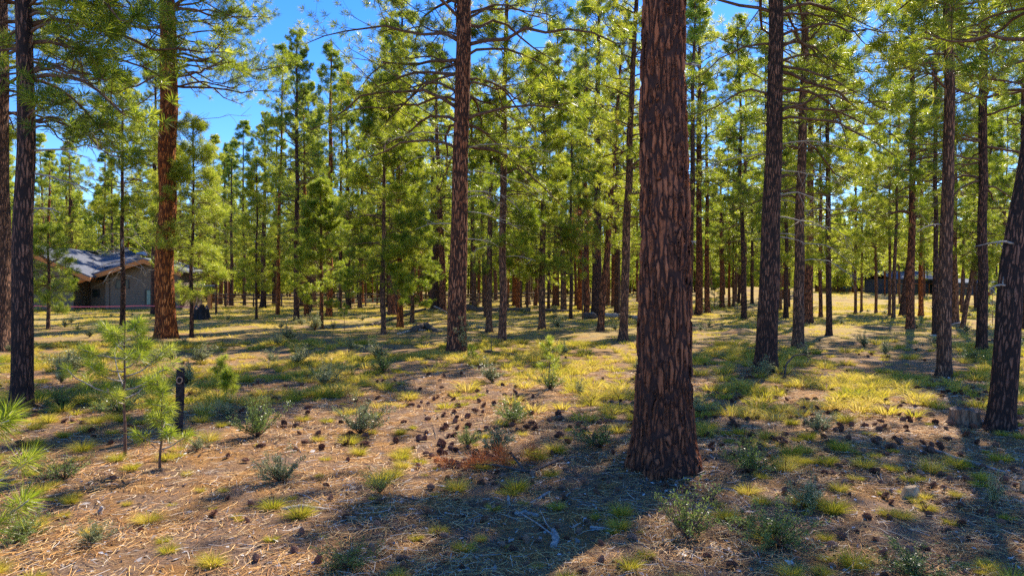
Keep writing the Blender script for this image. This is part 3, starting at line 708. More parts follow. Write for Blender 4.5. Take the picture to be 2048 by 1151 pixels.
def far_forest():
    """the wood beyond, read as one mass"""
    ms = []
    for sd in range(4):
        r = rng(300+sd); H, R = 15, 2.6; n = 520
        t = r.uniform(0, 1, n)**1.1; z = 1.3+(H-1.3)*t; rad = R*(1-t)**.8*np.sqrt(r.uniform(.1, 1, n)); a = r.uniform(0, 6.28, n)
        P = np.stack([rad*np.cos(a), rad*np.sin(a), z], -1); d = unit(np.stack([np.cos(a), np.sin(a), .6+0*a], -1))
        V, T_ = needles(P, d, 6, .6, .16, 310+sd)
        ms.append((V, T_))
    tv, tq, tt = tubes(np.array([[[0, 0, -.3], [0, 0, 6], [0, 0, 14.5]]]), np.array([[.17, .13, .02]]), 6)
    tt = np.concatenate([tt, tq[:, [0, 1, 2]], tq[:, [0, 2, 3]]])
    r = rng(5); N = 960
    Y = r.uniform(98, 190, N); X = r.uniform(-1.1, 1.05, N)*Y
    px = 1024+F*X/Y
    S = r.uniform(.6, 1.15, N)
    lim = np.where((px > 480) & (px < 740), (.30*Y+1.6)/15, 9); lim = np.where((px > 1650) & (px < 1760), (.12*Y+1.0)/15, lim)
    S = np.minimum(S, lim)
    pl = (r.integers(0, 4, N), X, Y, g(X, Y), r.uniform(0, 6.28, N), S)
    V, T_ = bake(ms, pl)
    o = link('distant_forest', mesh_from('distant_forest', V, T_, None, False, M['needles_far'])); tag(o, 'pine wood closing the view beyond the stand', 'forest', kind='stuff')
    V, T_ = bake([(tv, tt)], (np.zeros(N, int),)+pl[1:])
    link('distant_trunks', mesh_from('distant_trunks', V, T_, None, True, M['bark_brown']), o)['kind'] = 'stuff'
far_forest()

# ------------------------------------------------------------------ young pines, saplings
def sapling(label, base, tips, H, ln, nb, seed, spread, tufts_top=4, low=.3, lean=(0, 0), r0=.012, mat='needles_young', nper=95, group=None, wd=.0046, per=3):
    b = base if isinstance(base, Vector) else at(*base)
    t = thing('pine_sapling', label, 'pine sapling', b, (lean[1], lean[0], seed*1.7), group)
    r = rng(seed)
    z = np.linspace(0, 1, 9); P = np.stack([.02*fbm1(z*4, seed)*z, .02*fbm1(z*4, seed+3)*z, z*H-.03], -1)
    MB().tubes(P, r0*(1-.65*z)*1.0, 7, seed).build('stem', M['limb'], t, True)
    mb = MB(); E, Dn = [P[-1]], [np.array((0, 0, 1.))]
    for i in range(nb):
        s = low+(1-low)*(i+.3)/nb; a = i*2.4+r.uniform(-.3, .3)
        L = spread*(1.15-s)**.6*r.uniform(.6, 1.15)
        k = np.linspace(0, 1, 7); up = r.uniform(.15, .6)
        pt = np.array([np.interp(s, z, P[:, j]) for j in range(3)])
        d = np.array((math.cos(a), math.sin(a), .05))
        C = pt+L*(k[:, None]*d+(k[:, None]**2)*np.array((0, 0, up)))+r.normal(0, .008, (7, 3))*k[:, None]
        mb.tubes(C, (.35+.3*(1-s))*r0*(1-.6*k)+.0012, 5, seed+i)
        E.append(C[-1]); Dn.append(unit(C[-1]-C[-2]))
        for q in range(per-1):
            j = r.integers(3, 6); sd = unit(d+np.array((-d[1], d[0], 0))*r.choice((-1, 1))*r.uniform(.6, 1.1)+np.array((0, 0, .4)))
            C2 = C[j]+L*r.uniform(.2, .4)*(np.linspace(0, 1, 4)[:, None]*sd+np.linspace(0, 1, 4)[:, None]**2*np.array((0, 0, .3)))
            mb.tubes(C2, .0022*np.ones(4), 4, seed+i+q); E.append(C2[-1]); Dn.append(unit(C2[-1]-C2[-2]))
    mb.build('branches', M['limb_grey'] if mat == 'needles_young' else M['limb'], t, True)
    V, T_ = needles(np.array(E), unit(np.array(Dn)), nper, ln, wd, seed+50, 12, 100, back=.09)
    link('needles', mesh_from('needles', V, T_, None, False, M[mat]), t)
    return t
def dist(px, py): return at(px, py).y
sapling('taller sapling on a dark stem in the left foreground with spreading layered branches', (250, 912), 0, 1.27, .12, 17, 3, .62, low=.42, r0=.017, per=3)
sapling('short bright green sapling in front of the dark post, needle tufts on bare side twigs', (320, 938), 0, .84, .11, 10, 8, .22, low=.22, r0=.013, per=2)
sapling('big needle tufts of a sapling reaching in at the left edge of the photo', Vector((-3.28, 3.9, float(g(-3.28, 3.9)))), 0, 1.2, .15, 15, 21, .62, low=.12, r0=.014, nper=110, per=3)
sapling('thin wispy sapling on the needle carpet right of the dark post', (443, 785), 0, .58, .10, 8, 31, .18, low=.45, r0=.008, per=2)
sapling('low bushy sapling close beside the thin wispy one', (453, 800), 0, .45, .11, 8, 37, .16, low=.35, r0=.008, per=3)
sapling('small sapling with a brown dead lower stem, between central pine and massive trunk', (1098, 776), 0, .85, .10, 9, 41, .26, low=.35, r0=.010, per=2)
sapling('tiny bare stemmed sapling beside the pale thin log', (689, 662), 0, 1.1, .13, 6, 57, .3, low=.5, r0=.012, per=2, wd=.006)
sapling('leafy green seedling right of the foot of the central red pine', (944, 722), 0, .42, .07, 14, 61, .16, low=.1, r0=.006, per=3, nper=22, wd=.008)
sapling('young green pine beside the thick mossy pine at right', (1985, 650), 0, 2.3, .16, 22, 67, .8, low=.1, r0=.02, wd=.008, per=3, nper=30)
sapling('bright small pine on the rise behind the close pair of pines', (1429, 618), 0, 1.9, .2, 18, 71, .7, low=.1, r0=.03, wd=.012, per=3, nper=26)
for i, (bx, by, H, lb) in enumerate(((1238, 640, 6.2, 'small dying pine with rusty red needles behind the leaning trunks'), (1165, 640, 6.0, 'sparse rusty tree standing left of the wide dark pine'))):
    sapling(lb, (bx, by), 0, H, .16, 26, 80+i, 1.5, low=.5, r0=.035, wd=.012, per=4, nper=12, mat='needles_rust')

# ------------------------------------------------------------------ house on the left
def house():
    Y0 = 54.0
    s = lambda px: (px-1024)/F*Y0
    zz = lambda py: EYE+(HZ-py)/F*Y0
    t = thing('house', 'grey lap sided house with cedar trimmed gables and dark shingle roof behind the trees', 'house', (0, 0, 0))
    zb = float(g(s(200), Y0))-.3
    # walls
    w1 = MB(); ez = zz(545)
    w1.prism([(s(-60), zb), (s(147), zb), (s(147), zz(538)), (s(40), zz(496)), (s(-60), zz(535))], Y0, Y0+12)
    w1.build('wall', M['siding'], t)
    MB().box(s(147)+.003, s(207), Y0+2.2, Y0+4.7, zb, zz(556)).build('wall', M['siding'], t)
    w3 = MB(); w3.prism([(s(205), zb), (s(350), zb), (s(350), zz(543)), (s(288), zz(521)), (s(205), zz(549))], Y0+.8, Y0+4.8)
    w3.build('wall', M['siding'], t)
    # roofs
    r1 = MB()
    pk = (s(40), zz(488)); e = (s(194), zz(552)); e2 = (s(-90), zz(545)); yf = Y0-.9
    r1.slab([(pk[0], yf, pk[1]), (e[0], yf, e[1]), (e[0], Y0+8, e[1]), (pk[0], Y0+8, pk[1])], .12)
    r1.slab([(e2[0], yf, e2[1]), (pk[0]-.003, yf, pk[1]), (pk[0]-.003, Y0+13, pk[1]), (e2[0], Y0+13, e2[1])], .12)
    r1.build('roof', M['roof'], t)
    pk3 = (s(287), zz(515)); e3 = (s(158), zz(555)); e4 = (s(362), zz(541)); yf3 = Y0-.1
    r3 = MB()
    r3.slab([(e3[0], yf3, e3[1]), (pk3[0], yf3, pk3[1]), (pk3[0], Y0+5, pk3[1]), (e3[0], Y0+5, e3[1])], .12)
    r3.slab([(pk3[0]+.003, yf3, pk3[1]), (e4[0], yf3, e4[1]), (e4[0], Y0+5, e4[1]), (pk3[0]+.003, Y0+5, pk3[1])], .12)
    r3.build('roof', M['roof'], t)
    r4 = MB()
    r4.slab([(s(60), Y0+4, zz(530)), (s(265), Y0+4, zz(530)), ((200-1024)/F*(Y0+13), Y0+13, zz(472)), (s(60), Y0+13, zz(472))], .12)
    ro = r4.build('roof', M['roof'], t)
    MB().tubes(np.array([[s(170), Y0+7.5, zz(498)], [s(186), Y0+7.5, zz(497)], [s(196), Y0+7.2, zz(502)]]), np.array([.16, .18, .14]), 8).build('vent_pipe', M['metal'], ro, True)
    # fascia boards along the rakes
    def board(a, b, y, h=.34):
        m = MB(); m.slab([(a[0], y, a[1]-.12), (b[0], y, b[1]-.12), (b[0], y+.08, b[1]-.12), (a[0], y+.08, a[1]-.12)], h); return m
    for a, b, y in ((pk, e, yf), (e2, pk, yf), (e3, pk3, yf3), (pk3, e4, yf3)):
        board(a, b, y+.02).build('fascia', M['fascia'], t)
    MB().slab([(pk[0], Y0-.8, pk[1]-.16), (e[0], Y0-.8, e[1]-.16), (e[0], Y0, e[1]-.16), (pk[0], Y0, pk[1]-.16)], .03).build('soffit', M['fascia'], t)
    MB().slab([(s(150), Y0-.6, zz(560)), (s(190), Y0-.6, zz(560)), (s(190), Y0+2, zz(560)), (s(150), Y0+2, zz(560))], .05).build('soffit', M['fascia'], t)
    # windows
    def window(x0, x1, y0, y1, y, mull=0, curt=False):
        a, b, c, d = s(x0), s(x1), zz(y1), zz(y0); f = .08
        m = MB(); m.box(a, b, y-.06, y-.003, d-f, d).box(a, b, y-.06, y-.003, c, c+f).box(a, a+f, y-.06, y-.003, c+f+.002, d-f-.002).box(b-f, b, y-.06, y-.003, c+f+.002, d-f-.002)
        for k in range(mull):
            xm = a+(b-a)*(k+1)/(mull+1); m.box(xm-f/2, xm+f/2, y-.06, y-.003, c+f+.002, d-f-.002)
        o = link('window', None, t); o = m.build('window', M['darkframe'], t)
        MB().box(a+f, b-f, y-.03, y-.005, c+f, d-f).build('pane', M['glass'], o)
        if curt:
            for xm in (.3, .8):
                MB().box(a+(b-a)*xm-.14, a+(b-a)*xm+.14, y-.045, y-.032, c+f, d-f).build('curtain', M['curtain'], o)
    window(151, 166, 578, 595, Y0+2.2); window(219, 247, 559, 577, Y0+.8, 1); window(279, 306, 578, 611, Y0+.8, 1, True); window(92, 112, 560, 580, Y0)
    MB().box(s(200), s(207)+.01, Y0+.79-.06, Y0+.79, zb, zz(553)).build('corner_trim', M['siding'], t)
    # low wing on the right with a porch
    r5 = MB(); r5.slab([(s(385), Y0+2, zz(571)), (s(405), Y0+2, zz(571)), (s(405), Y0+8, zz(560)), (s(385), Y0+8, zz(560))], .12)
    r5 = MB(); r5.slab([(s(340), Y0+1, zz(572)), (s(410), Y0+1, zz(572)), (s(405), Y0+3, zz(569)), (s(340), Y0+3, zz(569))], .12)
    r5.build('porch_roof', M['roof'], t)
    MB().box(s(340), s(409), Y0+1.05, Y0+1.2, zz(579), zz(575.2)).build('beam', M['fascia'], t)
    for x in (368, 404): MB().box(s(x)-.15, s(x)+.15, Y0+1.25, Y0+1.5, zb, zz(575.3)).build('porch_post', M['fascia'], t)
house()
for o in list(COL.objects):
    if o.type == 'EMPTY' and o.name.startswith('window'): bpy.data.objects.remove(o)

def far_house(label, px0, px1, pyb, pye, pyr, Y0, win=3, mat='darkwall', roof='paleroof'):
    s = lambda px: (px-1024)/F*Y0
    zz = lambda py: EYE+(HZ-py)/F*Y0
    t = thing('house', label, 'house', (0, 0, 0)); zb = zz(pyb)-1.2
    MB().box(s(px0), s(px1), Y0, Y0+8, zb, zz(pye)).build('wall', M[mat], t)
    m = MB(); o = .7
    m.slab([(s(px0)-o, Y0-.8, zz(pye)-.05), (s(px1)+o, Y0-.8, zz(pye)-.05), (s(px1)+o, Y0+4, zz(pyr)), (s(px0)-o, Y0+4, zz(pyr))], .15)
    m.slab([(s(px0)-o, Y0+4.003, zz(pyr)), (s(px1)+o, Y0+4.003, zz(pyr)), (s(px1)+o, Y0+8.8, zz(pye)), (s(px0)-o, Y0+8.8, zz(pye))], .15)
    m.build('roof', M[roof], t)
    for i in range(win):
        x = s(px0)+(s(px1)-s(px0))*(i+.5)/win; z1 = zz(pye)-.7
        f = MB().box(x-.8, x+.8, Y0-.06, Y0-.004, z1-1.5, z1).build('window', M['fascia'], t)
        MB().box(x-.7, x+.7, Y0-.08, Y0-.062, z1-1.4, z1-.1).build('pane', M['glass'], f)
    return t
far_house('dark blue grey house with a pale grey roof beyond the clearing at right', 1790, 1885, 583, 556, 540, 92)
far_house('low house with a pale flat roof behind the small leaning pine at right', 1905, 1990, 585, 564, 556, 88, 2)
far_house('small tan shed on the rise at the far edge of the clearing', 1676, 1702, 571, 562, 556, 118, 1, 'siding', 'roof')
t = thing('tarp', 'blue tarp covering a low pile on the rise at the far edge of the clearing', 'tarp', (0, 0, 0))
p = at(1700, 590); Yt = 108; xs, z0 = (1700-1024)/F*Yt, EYE+(HZ-566)/F*Yt
m = MB(); m.prism([(xs-.9, z0-.9), (xs+.9, z0-.9), (xs+.6, z0+.1), (xs-.1, z0+.35), (xs-.7, z0)], Yt, Yt+1.4); m.build('cover', M['bluepaint'], t)

# ------------------------------------------------------------------ fence, tape
def fence():
    Y = 64; t = thing('rail_fence', 'split rail fence crossing the stand behind the middle trees', 'fence', (0, 0, 0))
    x0, x1 = (395-1024)/F*Y, (1180-1024)/F*Y; n = int((x1-x0)/2.6); xs = np.linspace(x0, x1, n+1); r = rng(8)
    for i, x in enumerate(xs):
        z = float(g(x, Y)); MB().tubes(np.array([[x, Y, z-.2], [x+r.normal(0, .02), Y, z+.6], [x+r.normal(0, .03), Y, z+1.25]]), np.array([.08, .075, .07]), 7).build('fence_post', M['railwood'], t, True)
        if i < n:
            for h in (.42, .8, 1.12):
                MB().tubes(np.array([[x-.1, Y-.07, z+h+r.normal(0, .02)], [(x+xs[i+1])/2, Y-.08, float(g((x+xs[i+1])/2, Y))+h+r.normal(0, .03)], [xs[i+1]+.1, Y-.07, float(g(xs[i+1], Y))+h]]), np.array([.05, .055, .045]), 6).build('rail', M['railwood'], t, True)
fence()
def tape():
    Y = 44; xs = np.linspace((60-1024)/F*Y, (402-1024)/F*Y, 60)
    span = np.abs(np.sin((xs-xs[0])/7.3*math.pi)); z = EYE-(33+2.0*span)/F*Y
    c = np.stack([xs, Y+.2*np.sin(xs*.7), z], -1); hw = .03
    up = np.array((0, .01, hw))
    V = np.concatenate([c+up, c-up, c+up+(0, .004, 0), c-up+(0, .004, 0)]); n = len(xs); i = np.arange(n-1)
    q = np.concatenate([np.stack([i, i+1, n+i+1, n+i], -1), np.stack([2*n+i, 3*n+i, 3*n+i+1, 2*n+i+1], -1)])
    tag(link('flagging_tape', mesh_from('flagging_tape', V, None, q, False, M['tape'])), 'thin pink flagging tape strung low in front of the house', 'tape')
tape()

# ------------------------------------------------------------------ fallen logs, stumps, rocks, post
def log(label, pts, radii, mat='deadwood', name='fallen_log', lift=0.5, cat='log', stubs=0, seed=0, group=None):
    """pts: pixels, each optionally with a height above the ground"""
    r = rng(seed+900)
    W = []
    for k, q in enumerate(pts):
        b = at(q[0], q[1]); h = q[2] if len(q) > 2 else 0
        if h: # q = (px, py of the point itself, height, py of the ground beneath)
            b = at(q[0], q[3]); W.append((b.x, b.y, EYE+(HZ-q[1])/F*b.y))
        else: W.append((b.x, b.y, b.z+radii[min(k, len(radii)-1)]*lift))
    W = np.array(W); base = W[0].copy()
    t = np.linspace(0, len(W)-1, max(10, 6*len(W))); P = np.stack([np.interp(t, range(len(W)), W[:, j]) for j in range(3)], -1)-base
    Rr = np.interp(t, range(len(radii)), radii) if len(radii) == len(W) else np.linspace(radii[0], radii[-1], len(t))
    P += np.stack([fbm1(t*2.1, seed), fbm1(t*1.7, seed+3), fbm1(t*2.5, seed+4)], -1)*Rr[:, None]*.22
    m = MB().tubes(P, Rr*(1+.1*r.normal(size=len(t))), 9, seed)
    for k in range(stubs):
        i = r.integers(1, len(P)-1); d = unit(r.normal(size=3)+np.array((0, 0, .8))); L = r.uniform(.15, .4)
        m.tubes(np.stack([P[i], P[i]+d*L*.5, P[i]+d*L+r.normal(0, .04, 3)]), np.array([.3, .2, .08])*Rr[i], 5, seed+k)
    o = m.build(name, M[mat], None, True, loc=base); tag(o, label, cat, group); return o
log('long thin bleached log lying flat left of the leaning log', [(640, 655), (690, 656), (742, 653)], [.05, .045, .035], stubs=1)
log('brown log leaning up against the orange pine', [(735, 653), (790, 636, 1, 646), (852, 617, 1, 640)], [.07, .075, .06], 'deadwood_dark', seed=2)
log('dark rotting log heap left of the central pine', [(822, 664), (848, 657), (884, 666)], [.12, .16, .07], 'deadwood_dark', seed=3, stubs=4)
log('pale broken log in front of the rotting heap', [(795, 668), (830, 662), (884, 660)], [.04, .05, .03], seed=4, stubs=2)
log('grey snapped branch left behind the central pine', [(868, 612, 1, 640), (882, 618, 1, 640), (905, 633)], [.04, .05, .04], seed=5)
log('dark fallen log lying behind the thin central pines', [(930, 622), (985, 622), (1060, 624)], [.24, .22, .18], 'deadwood_dark', seed=6, stubs=2)
log('rotting log lying beyond the bushy yellow green pine', [(1085, 622), (1120, 624), (1160, 625)], [.13, .15, .10], 'deadwood_dark', seed=7, stubs=3)
log('pale blue grey fallen log with a dark root end beside the wide dark pine', [(1182, 635), (1220, 634), (1280, 636)], [.19, .15, .08], 'deadwood', seed=8)
log('burnt root end of the pale fallen log', [(1170, 636), (1190, 637)], [.22, .18], 'deadwood_dark', seed=9)
log('forked dark branch on the ground right of the central pine', [(968, 704), (1000, 708), (1052, 716)], [.05, .05, .03], 'deadwood_dark', seed=10, stubs=3)
log('thin bleached branch between the central trunks', [(930, 648), (955, 653), (975, 657)], [.02, .03, .03], seed=11, stubs=1)
log('dark bent branch arching out of the grass beside the straight dark pine', [(1569, 752), (1572, 728, 1, 752), (1588, 711, 1, 752), (1608, 707, 1, 752), (1619, 715, 1, 752), (1613, 727, 1, 752)], [.018, .016, .014, .011, .008, .005], 'deadwood_dark', seed=12, lift=0, name='arched_branch', cat='branch')
log('long pale stick lying below the low stump at right', [(1842, 893), (1885, 908), (1940, 926), (2012, 948)], [.014, .018, .018, .014], seed=13, name='stick', cat='stick')
log('bleached stick sticking in from the right edge', [(2027, 1000), (2040, 1006), (2060, 1016)], [.014, .012, .012], seed=14, name='stick', cat='stick')
log('bluish white stick at the foot of the almost black thin pine', [(1856, 672), (1876, 672), (1886, 672)], [.03, .04, .03], seed=15, name='stick', cat='stick')
log('pale stick beside the root of the small sharply leaning pine', [(1890, 652), (1912, 646, 1, 652), (1924, 644, 1, 650)], [.02, .03, .02], seed=16, name='stick', cat='stick')
log('white weathered stick lying slanted in the shade left of the massive trunk', [(1060, 1006), (1082, 997), (1100, 984)], [.006, .013, .011], seed=17, name='stick', cat='stick')
log('short white stick lying level in the foreground', [(969, 989), (985, 989), (1000, 990)], [.008, .009, .007], seed=18, name='stick', cat='stick')
log('pale upright splinter standing in the cones', [(1017, 1013), (1017, 1003, 1, 1013), (1016, 991, 1, 1013)], [.011, .012, .010], seed=19, name='splinter', cat='splinter', lift=0)
log('weathered grey stick half buried in front of the massive trunk', [(1180, 1056), (1205, 1057), (1235, 1064)], [.010, .013, .006], seed=20, name='stick', cat='stick')
log('small pale stick at the left side of the massive trunk base', [(1222, 859), (1245, 860), (1263, 860)], [.01, .012, .012], seed=21, name='stick', cat='stick')
log('grey stick slanting down in the right foreground', [(1445, 978), (1470, 984), (1500, 1012)], [.008, .012, .008], seed=22, name='stick', cat='stick')
log('pale curved stick in the cones left of the massive trunk', [(1030, 1032), (1050, 1028), (1074, 1036)], [.014, .018, .015], seed=23, name='stick', cat='stick')
log('whitish stick in the left shade under the taller sapling', [(560, 1022), (600, 1018), (655, 1019)], [.012, .022, .012], seed=24, name='stick', cat='stick')
log('thin dark stick lying in the bottom left corner area', [(635, 1149), (650, 1140), (668, 1128)], [.010, .012, .006], 'deadwood_dark', seed=25, name='stick', cat='stick')
log('forked pale chunk of wood in the shade, bottom centre', [(1106, 1096), (1112, 1080), (1108, 1062)], [.020, .026, .016], seed=26, name='wood_chunk', cat='wood chunk', stubs=3)
log('small white fragment on the sunlit needles at lower left', [(199, 1028), (202, 1020, 1, 1028), (204, 1012, 1, 1028)], [.016, .014, .010], seed=27, name='wood_fragment', cat='fragment', lift=0)
log('grey bent root lying in the sunny clearing left of the dark bowed pine', [(1300, 660), (1320, 655), (1350, 662)], [.03, .03, .02], seed=28, name='stick', cat='stick')
log('thin grey twig on the needles under the post', [(440, 612+140), (470, 756), (500, 750)], [.008, .01, .006], seed=29, name='stick', cat='stick')
log('pale thin stick on the grass left of the central pine', [(160, 784), (190, 786), (222, 785)], [.010, .014, .010], seed=30, name='stick', cat='stick')
log('upturned bleached root at the base of the small young pine', [(634, 658), (633, 650, 1, 658), (638, 645, 1, 658)], [.12, .1, .05], seed=31, name='root', cat='root', lift=0)
for k in range(80):
    r = random.Random(700+k); x, y = r.uniform(300, 2040), 800+340*r.random()**.8
    if 1240 < x < 1420 and y < 960: continue
    a = r.uniform(0, 6.28); L = r.uniform(14, 46); dx, dy = math.cos(a)*L, math.sin(a)*L*.35
    log('thin twig lying among the fallen needles', [(x-dx, y-dy), (x+r.uniform(-3, 3), y+r.uniform(-2, 2)), (x+dx, y+dy)], [.004, .006, .003], r.choice(['deadwood', 'deadwood', 'deadwood_dark']), 'twig', .8, 'twig', 0, 40+k, 'twigs scattered in the foreground')

def stump(label, px, py, wpx, hpx_, mats, jag=.12, seed=0, flare=.25):
    b = at(px, py); R = wpx/F*b.y/2; H = hpx_/F*b.y
    t = thing('stump', label, 'stump', b); r = rng(seed)
    n = 72; a = np.linspace(0, 2*math.pi, n, endpoint=False); zs = np.linspace(-.05, 1, 14)
    rad = 1+.07*np.sin(5*a+1)+.05*np.sin(9*a)+.03*np.sin(17*a)+r.normal(0, .012, n)
    top = 1+jag*np.sin(3*a+seed)*.6+jag*r.normal(0, .35, n)
    V = []
    for z in zs:
        f = 1+flare*math.exp(-max(z, 0)*3.5)*(1+.5*np.sin(5*a)); V.append(np.stack([R*rad*f*np.cos(a), R*rad*f*np.sin(a), z*H*top], -1))
    V = np.concatenate(V); i = np.arange(len(zs)*n).reshape(len(zs), n)
    q = np.stack([i[:-1], np.roll(i[:-1], -1, 1), np.roll(i[1:], -1, 1), i[1:]], -1).reshape(-1, 4)
    link('side', mesh_from('side', V, None, q, True, M[mats[0]]), t)
    rim = V[-n:]*(1, 1, 1); inner = rim*(.5, .5, 1); inner[:, 2] = H*(.93+.05*np.sin(4*a)); c = np.array([[0, 0, H*.9]])
    V2 = np.concatenate([rim-(0, 0, .002), inner, c]); j = np.arange(n)
    link('cut_top', mesh_from('cut_top', V2, np.stack([n+j, n+(j+1) % n, np.full(n, 2*n)], -1), np.stack([j, (j+1) % n, n+(j+1) % n, n+j], -1), True, M[mats[1]]), t)
stump('low weathered tree stump with a ragged rim beside the leaning trunk at right', 1930, 846, 50, 29, ('stumpside', 'stumptop'), seed=2)
stump('old dark stump in the grass right of the bright orange trunk', 403, 640, 25, 26, ('charwood', 'stumptop'), .3, 5, .5)

def rock(label, px, py, wpx, hpx_, seed):
    b = at(px, py); R = wpx/F*b.y/2; H = hpx_/F*b.y
    import bmesh
    bm = bmesh.new(); bmesh.ops.create_icosphere(bm, subdivisions=4, radius=1); r = rng(seed)
    pl = [(unit(r.normal(size=3)+np.array((0, 0, .3))), r.uniform(.42, .75)) for _ in range(11)]
    for v in bm.verts:
        c = np.array(v.co)
        for nrm, d in pl:
            k = c@nrm
            if k > d: c = c-nrm*(k-d)*.97
        c = c*(1+.03*math.sin(c[0]*9)*math.cos(c[1]*8+c[2]*7)); v.co = (c[0]*R, c[1]*R*.8, c[2]*H*1.1)
    me = bpy.data.meshes.new('rock'); bm.to_mesh(me); bm.free(); me.materials.append(M['rock'])
    tag(link('rock', me, None, b+Vector((0, 0, H*.1)), (0, 0, seed)), label, 'rock')
rock('tan angular rock half sunk among the cones at right', 1816, 994, 62, 26, 1)
rock('rounded brown rock at the right edge of the photo', 2052, 985, 44, 30, 2)

def post():
    b = at(357, 868); t = thing('post', 'dark square wooden post with a round tag behind the short bright sapling', 'post', b, (0, .03, .5))
    a = .042; H = .74
    V = []; zs = [-.1, .2, .45, H-.03, H]; ins = [1.0, 1, 1, 1, .8]; r = rng(3)
    for z, k in zip(zs, ins): V += [(x*a*k*(1+r.normal(0, .04)), y*a*k, z) for x, y in ((-1, -1), (1, -1), (1, 1), (-1, 1))]
    q = [(4*i+j, 4*i+(j+1) % 4, 4*i+4+(j+1) % 4, 4*i+4+j) for i in range(4) for j in range(4)]+[(16, 17, 18, 19)]
    link('shaft', mesh_from('shaft', V, None, q, False, M['charwood']), t)
    n = 28; an = np.linspace(0, 2*math.pi, n, endpoint=False)
    def ring(r0, r1, y0, y1, mat, name, par):
        V = []
        for rr, y in ((r0, y0), (r0, y1), (r1, y1), (r1, y0)): V.append(np.stack([rr*np.cos(an)-.012, np.full(n, -a*1.05-y), .61+1.25*rr*np.sin(an)], -1))
        V = np.concatenate(V); j = np.arange(n); Q = np.concatenate([np.stack([k*n+j, k*n+(j+1) % n, ((k+1) % 4)*n+(j+1) % n, ((k+1) % 4)*n+j], -1) for k in range(4)])
        return link(name, mesh_from(name, V, None, Q, True, M[mat]), par)
    d = ring(.034, .022, .004, .014, 'disc', 'round_tag', t); ring(.014, .0005, .004, .012, 'charwood', 'tag_centre', d)
post()

# dead branch with rusty needles lying in front of the massive trunk
def rusty():
    pts = [(940, 938), (1000, 942), (1060, 946), (1125, 925)]
    W = [at(*p) for p in pts]; base = W[0]
    t = thing('fallen_bough', 'fallen pine bough with rusty orange needles left of the massive trunk base', 'fallen branch', base)
    P = np.array([w_-base for w_ in W])+np.array((0, 0, .035)); tt = np.linspace(0, 3, 16)
    C = np.stack([np.interp(tt, range(4), P[:, j]) for j in range(3)], -1); C[:, 2] += .02*np.sin(tt*2.3)
    MB().tubes(C, np.linspace(.007, .016, 16), 6, 3).build('stem', M['deadwood_dark'], t, True)
    C2 = np.array([C[9]+(0, 0, 0), C[9]+np.array((-.12, .18, .12)), C[9]+np.array((-.2, .25, .10))]); MB().tubes(C2, np.array([.012, .01, .007]), 6).build('side_branch', M['deadwood_dark'], t, True)
    E = np.array([C[0], C[0]+(.03, .02, .02), C[2]+(0, .09, .05), C[5]+(.05, .12, .06), C2[2], C2[2]+(-.04, 0, .02), C[0]+(-.26, .06, 0.01), C2[2]+(.28, .12, .0)])
    Dn = unit(np.array([(-1, 0, .35), (-.7, -.3, .8), (-.2, .6, .6), (.3, .5, .7), (-.5, .1, .6), (.1, -.2, .8), (-1, .2, .4), (.6, .3, .6)], float))
    V, T_ = needles(E, Dn, 120, .18, .0045, 77, 15, 110, back=.10)
    V[:, 2] = np.maximum(V[:, 2], .0)
    link('needles', mesh_from('needles', V, T_, None, False, M['needles_rust']), t)
rusty()

# ------------------------------------------------------------------ grass, shrubs, cones, litter
def clump(seed, n, hgt, rad, wd, seg=3, splay=.8):
    r = rng(seed); a = r.uniform(0, 6.28, n); el = np.radians(np.clip(r.normal(63, 17, n), 20, 90)); L = hgt*r.uniform(.55, 1.15, n)
    b0 = np.stack([np.cos(a), np.sin(a), 0*a], -1)*(rad*r.uniform(0, 1, n)**.6)[:, None]
    d = np.stack([np.cos(a)*np.cos(el)*splay, np.sin(a)*np.cos(el)*splay, np.sin(el)], -1)
    k = np.linspace(0, 1, seg+1)
    C = b0[:, None]+L[:, None, None]*(k[None, :, None]*d[:, None]+(k[None, :, None]**2)*np.array((0, 0, -.42))+(k[None, :, None]**2)*.28*np.stack([np.cos(a), np.sin(a), 0*a], -1)[:, None])
    sd = unit(np.cross(d, r.normal(size=(n, 3))))*wd*.5
    W = (1-k**1.5)[None, :, None]; Vl, Vr = C+sd[:, None]*W, C-sd[:, None]*W
    V = np.stack([Vl, Vr], 2).reshape(-1, 3); i = np.arange(n)[:, None]*(seg+1)*2+np.arange(seg)[None]*2
    T_ = np.concatenate([np.stack([i, i+1, i+3], -1).reshape(-1, 3), np.stack([i, i+3, i+2], -1).reshape(-1, 3)])
    V[:, 2] = np.maximum(V[:, 2], .003)
    return V, T_
def vnoise(x, y, seed, sc_):
    r = rng(seed); o = 0
    for k in range(6):
        a = r.uniform(0, 6.28); f = r.uniform(.6, 1.7)/sc_; o = o+np.sin((x*math.cos(a)+y*math.sin(a))*f*6.28/2+r.uniform(0, 6.28))
    return o/6**.5/1.3
hero = at(1330, 926)
near_pro = [clump(400+i, 300, h*1.2, rd*.95, .0048, 3) for i, (h, rd) in enumerate(((.15, .045), (.19, .055), (.12, .05), (.17, .06), (.10, .05), (.22, .06)))]
mid_pro = [clump(420+i, 95, h*1.15, rd*.95, .0095, 2) for i, (h, rd) in enumerate(((.17, .06), (.21, .08), (.13, .07), (.16, .1)))]
far_pro = [clump(440+i, 34, h, rd, .03, 1) for i, (h, rd) in enumerate(((.22, .2), (.28, .25), (.18, .3)))]
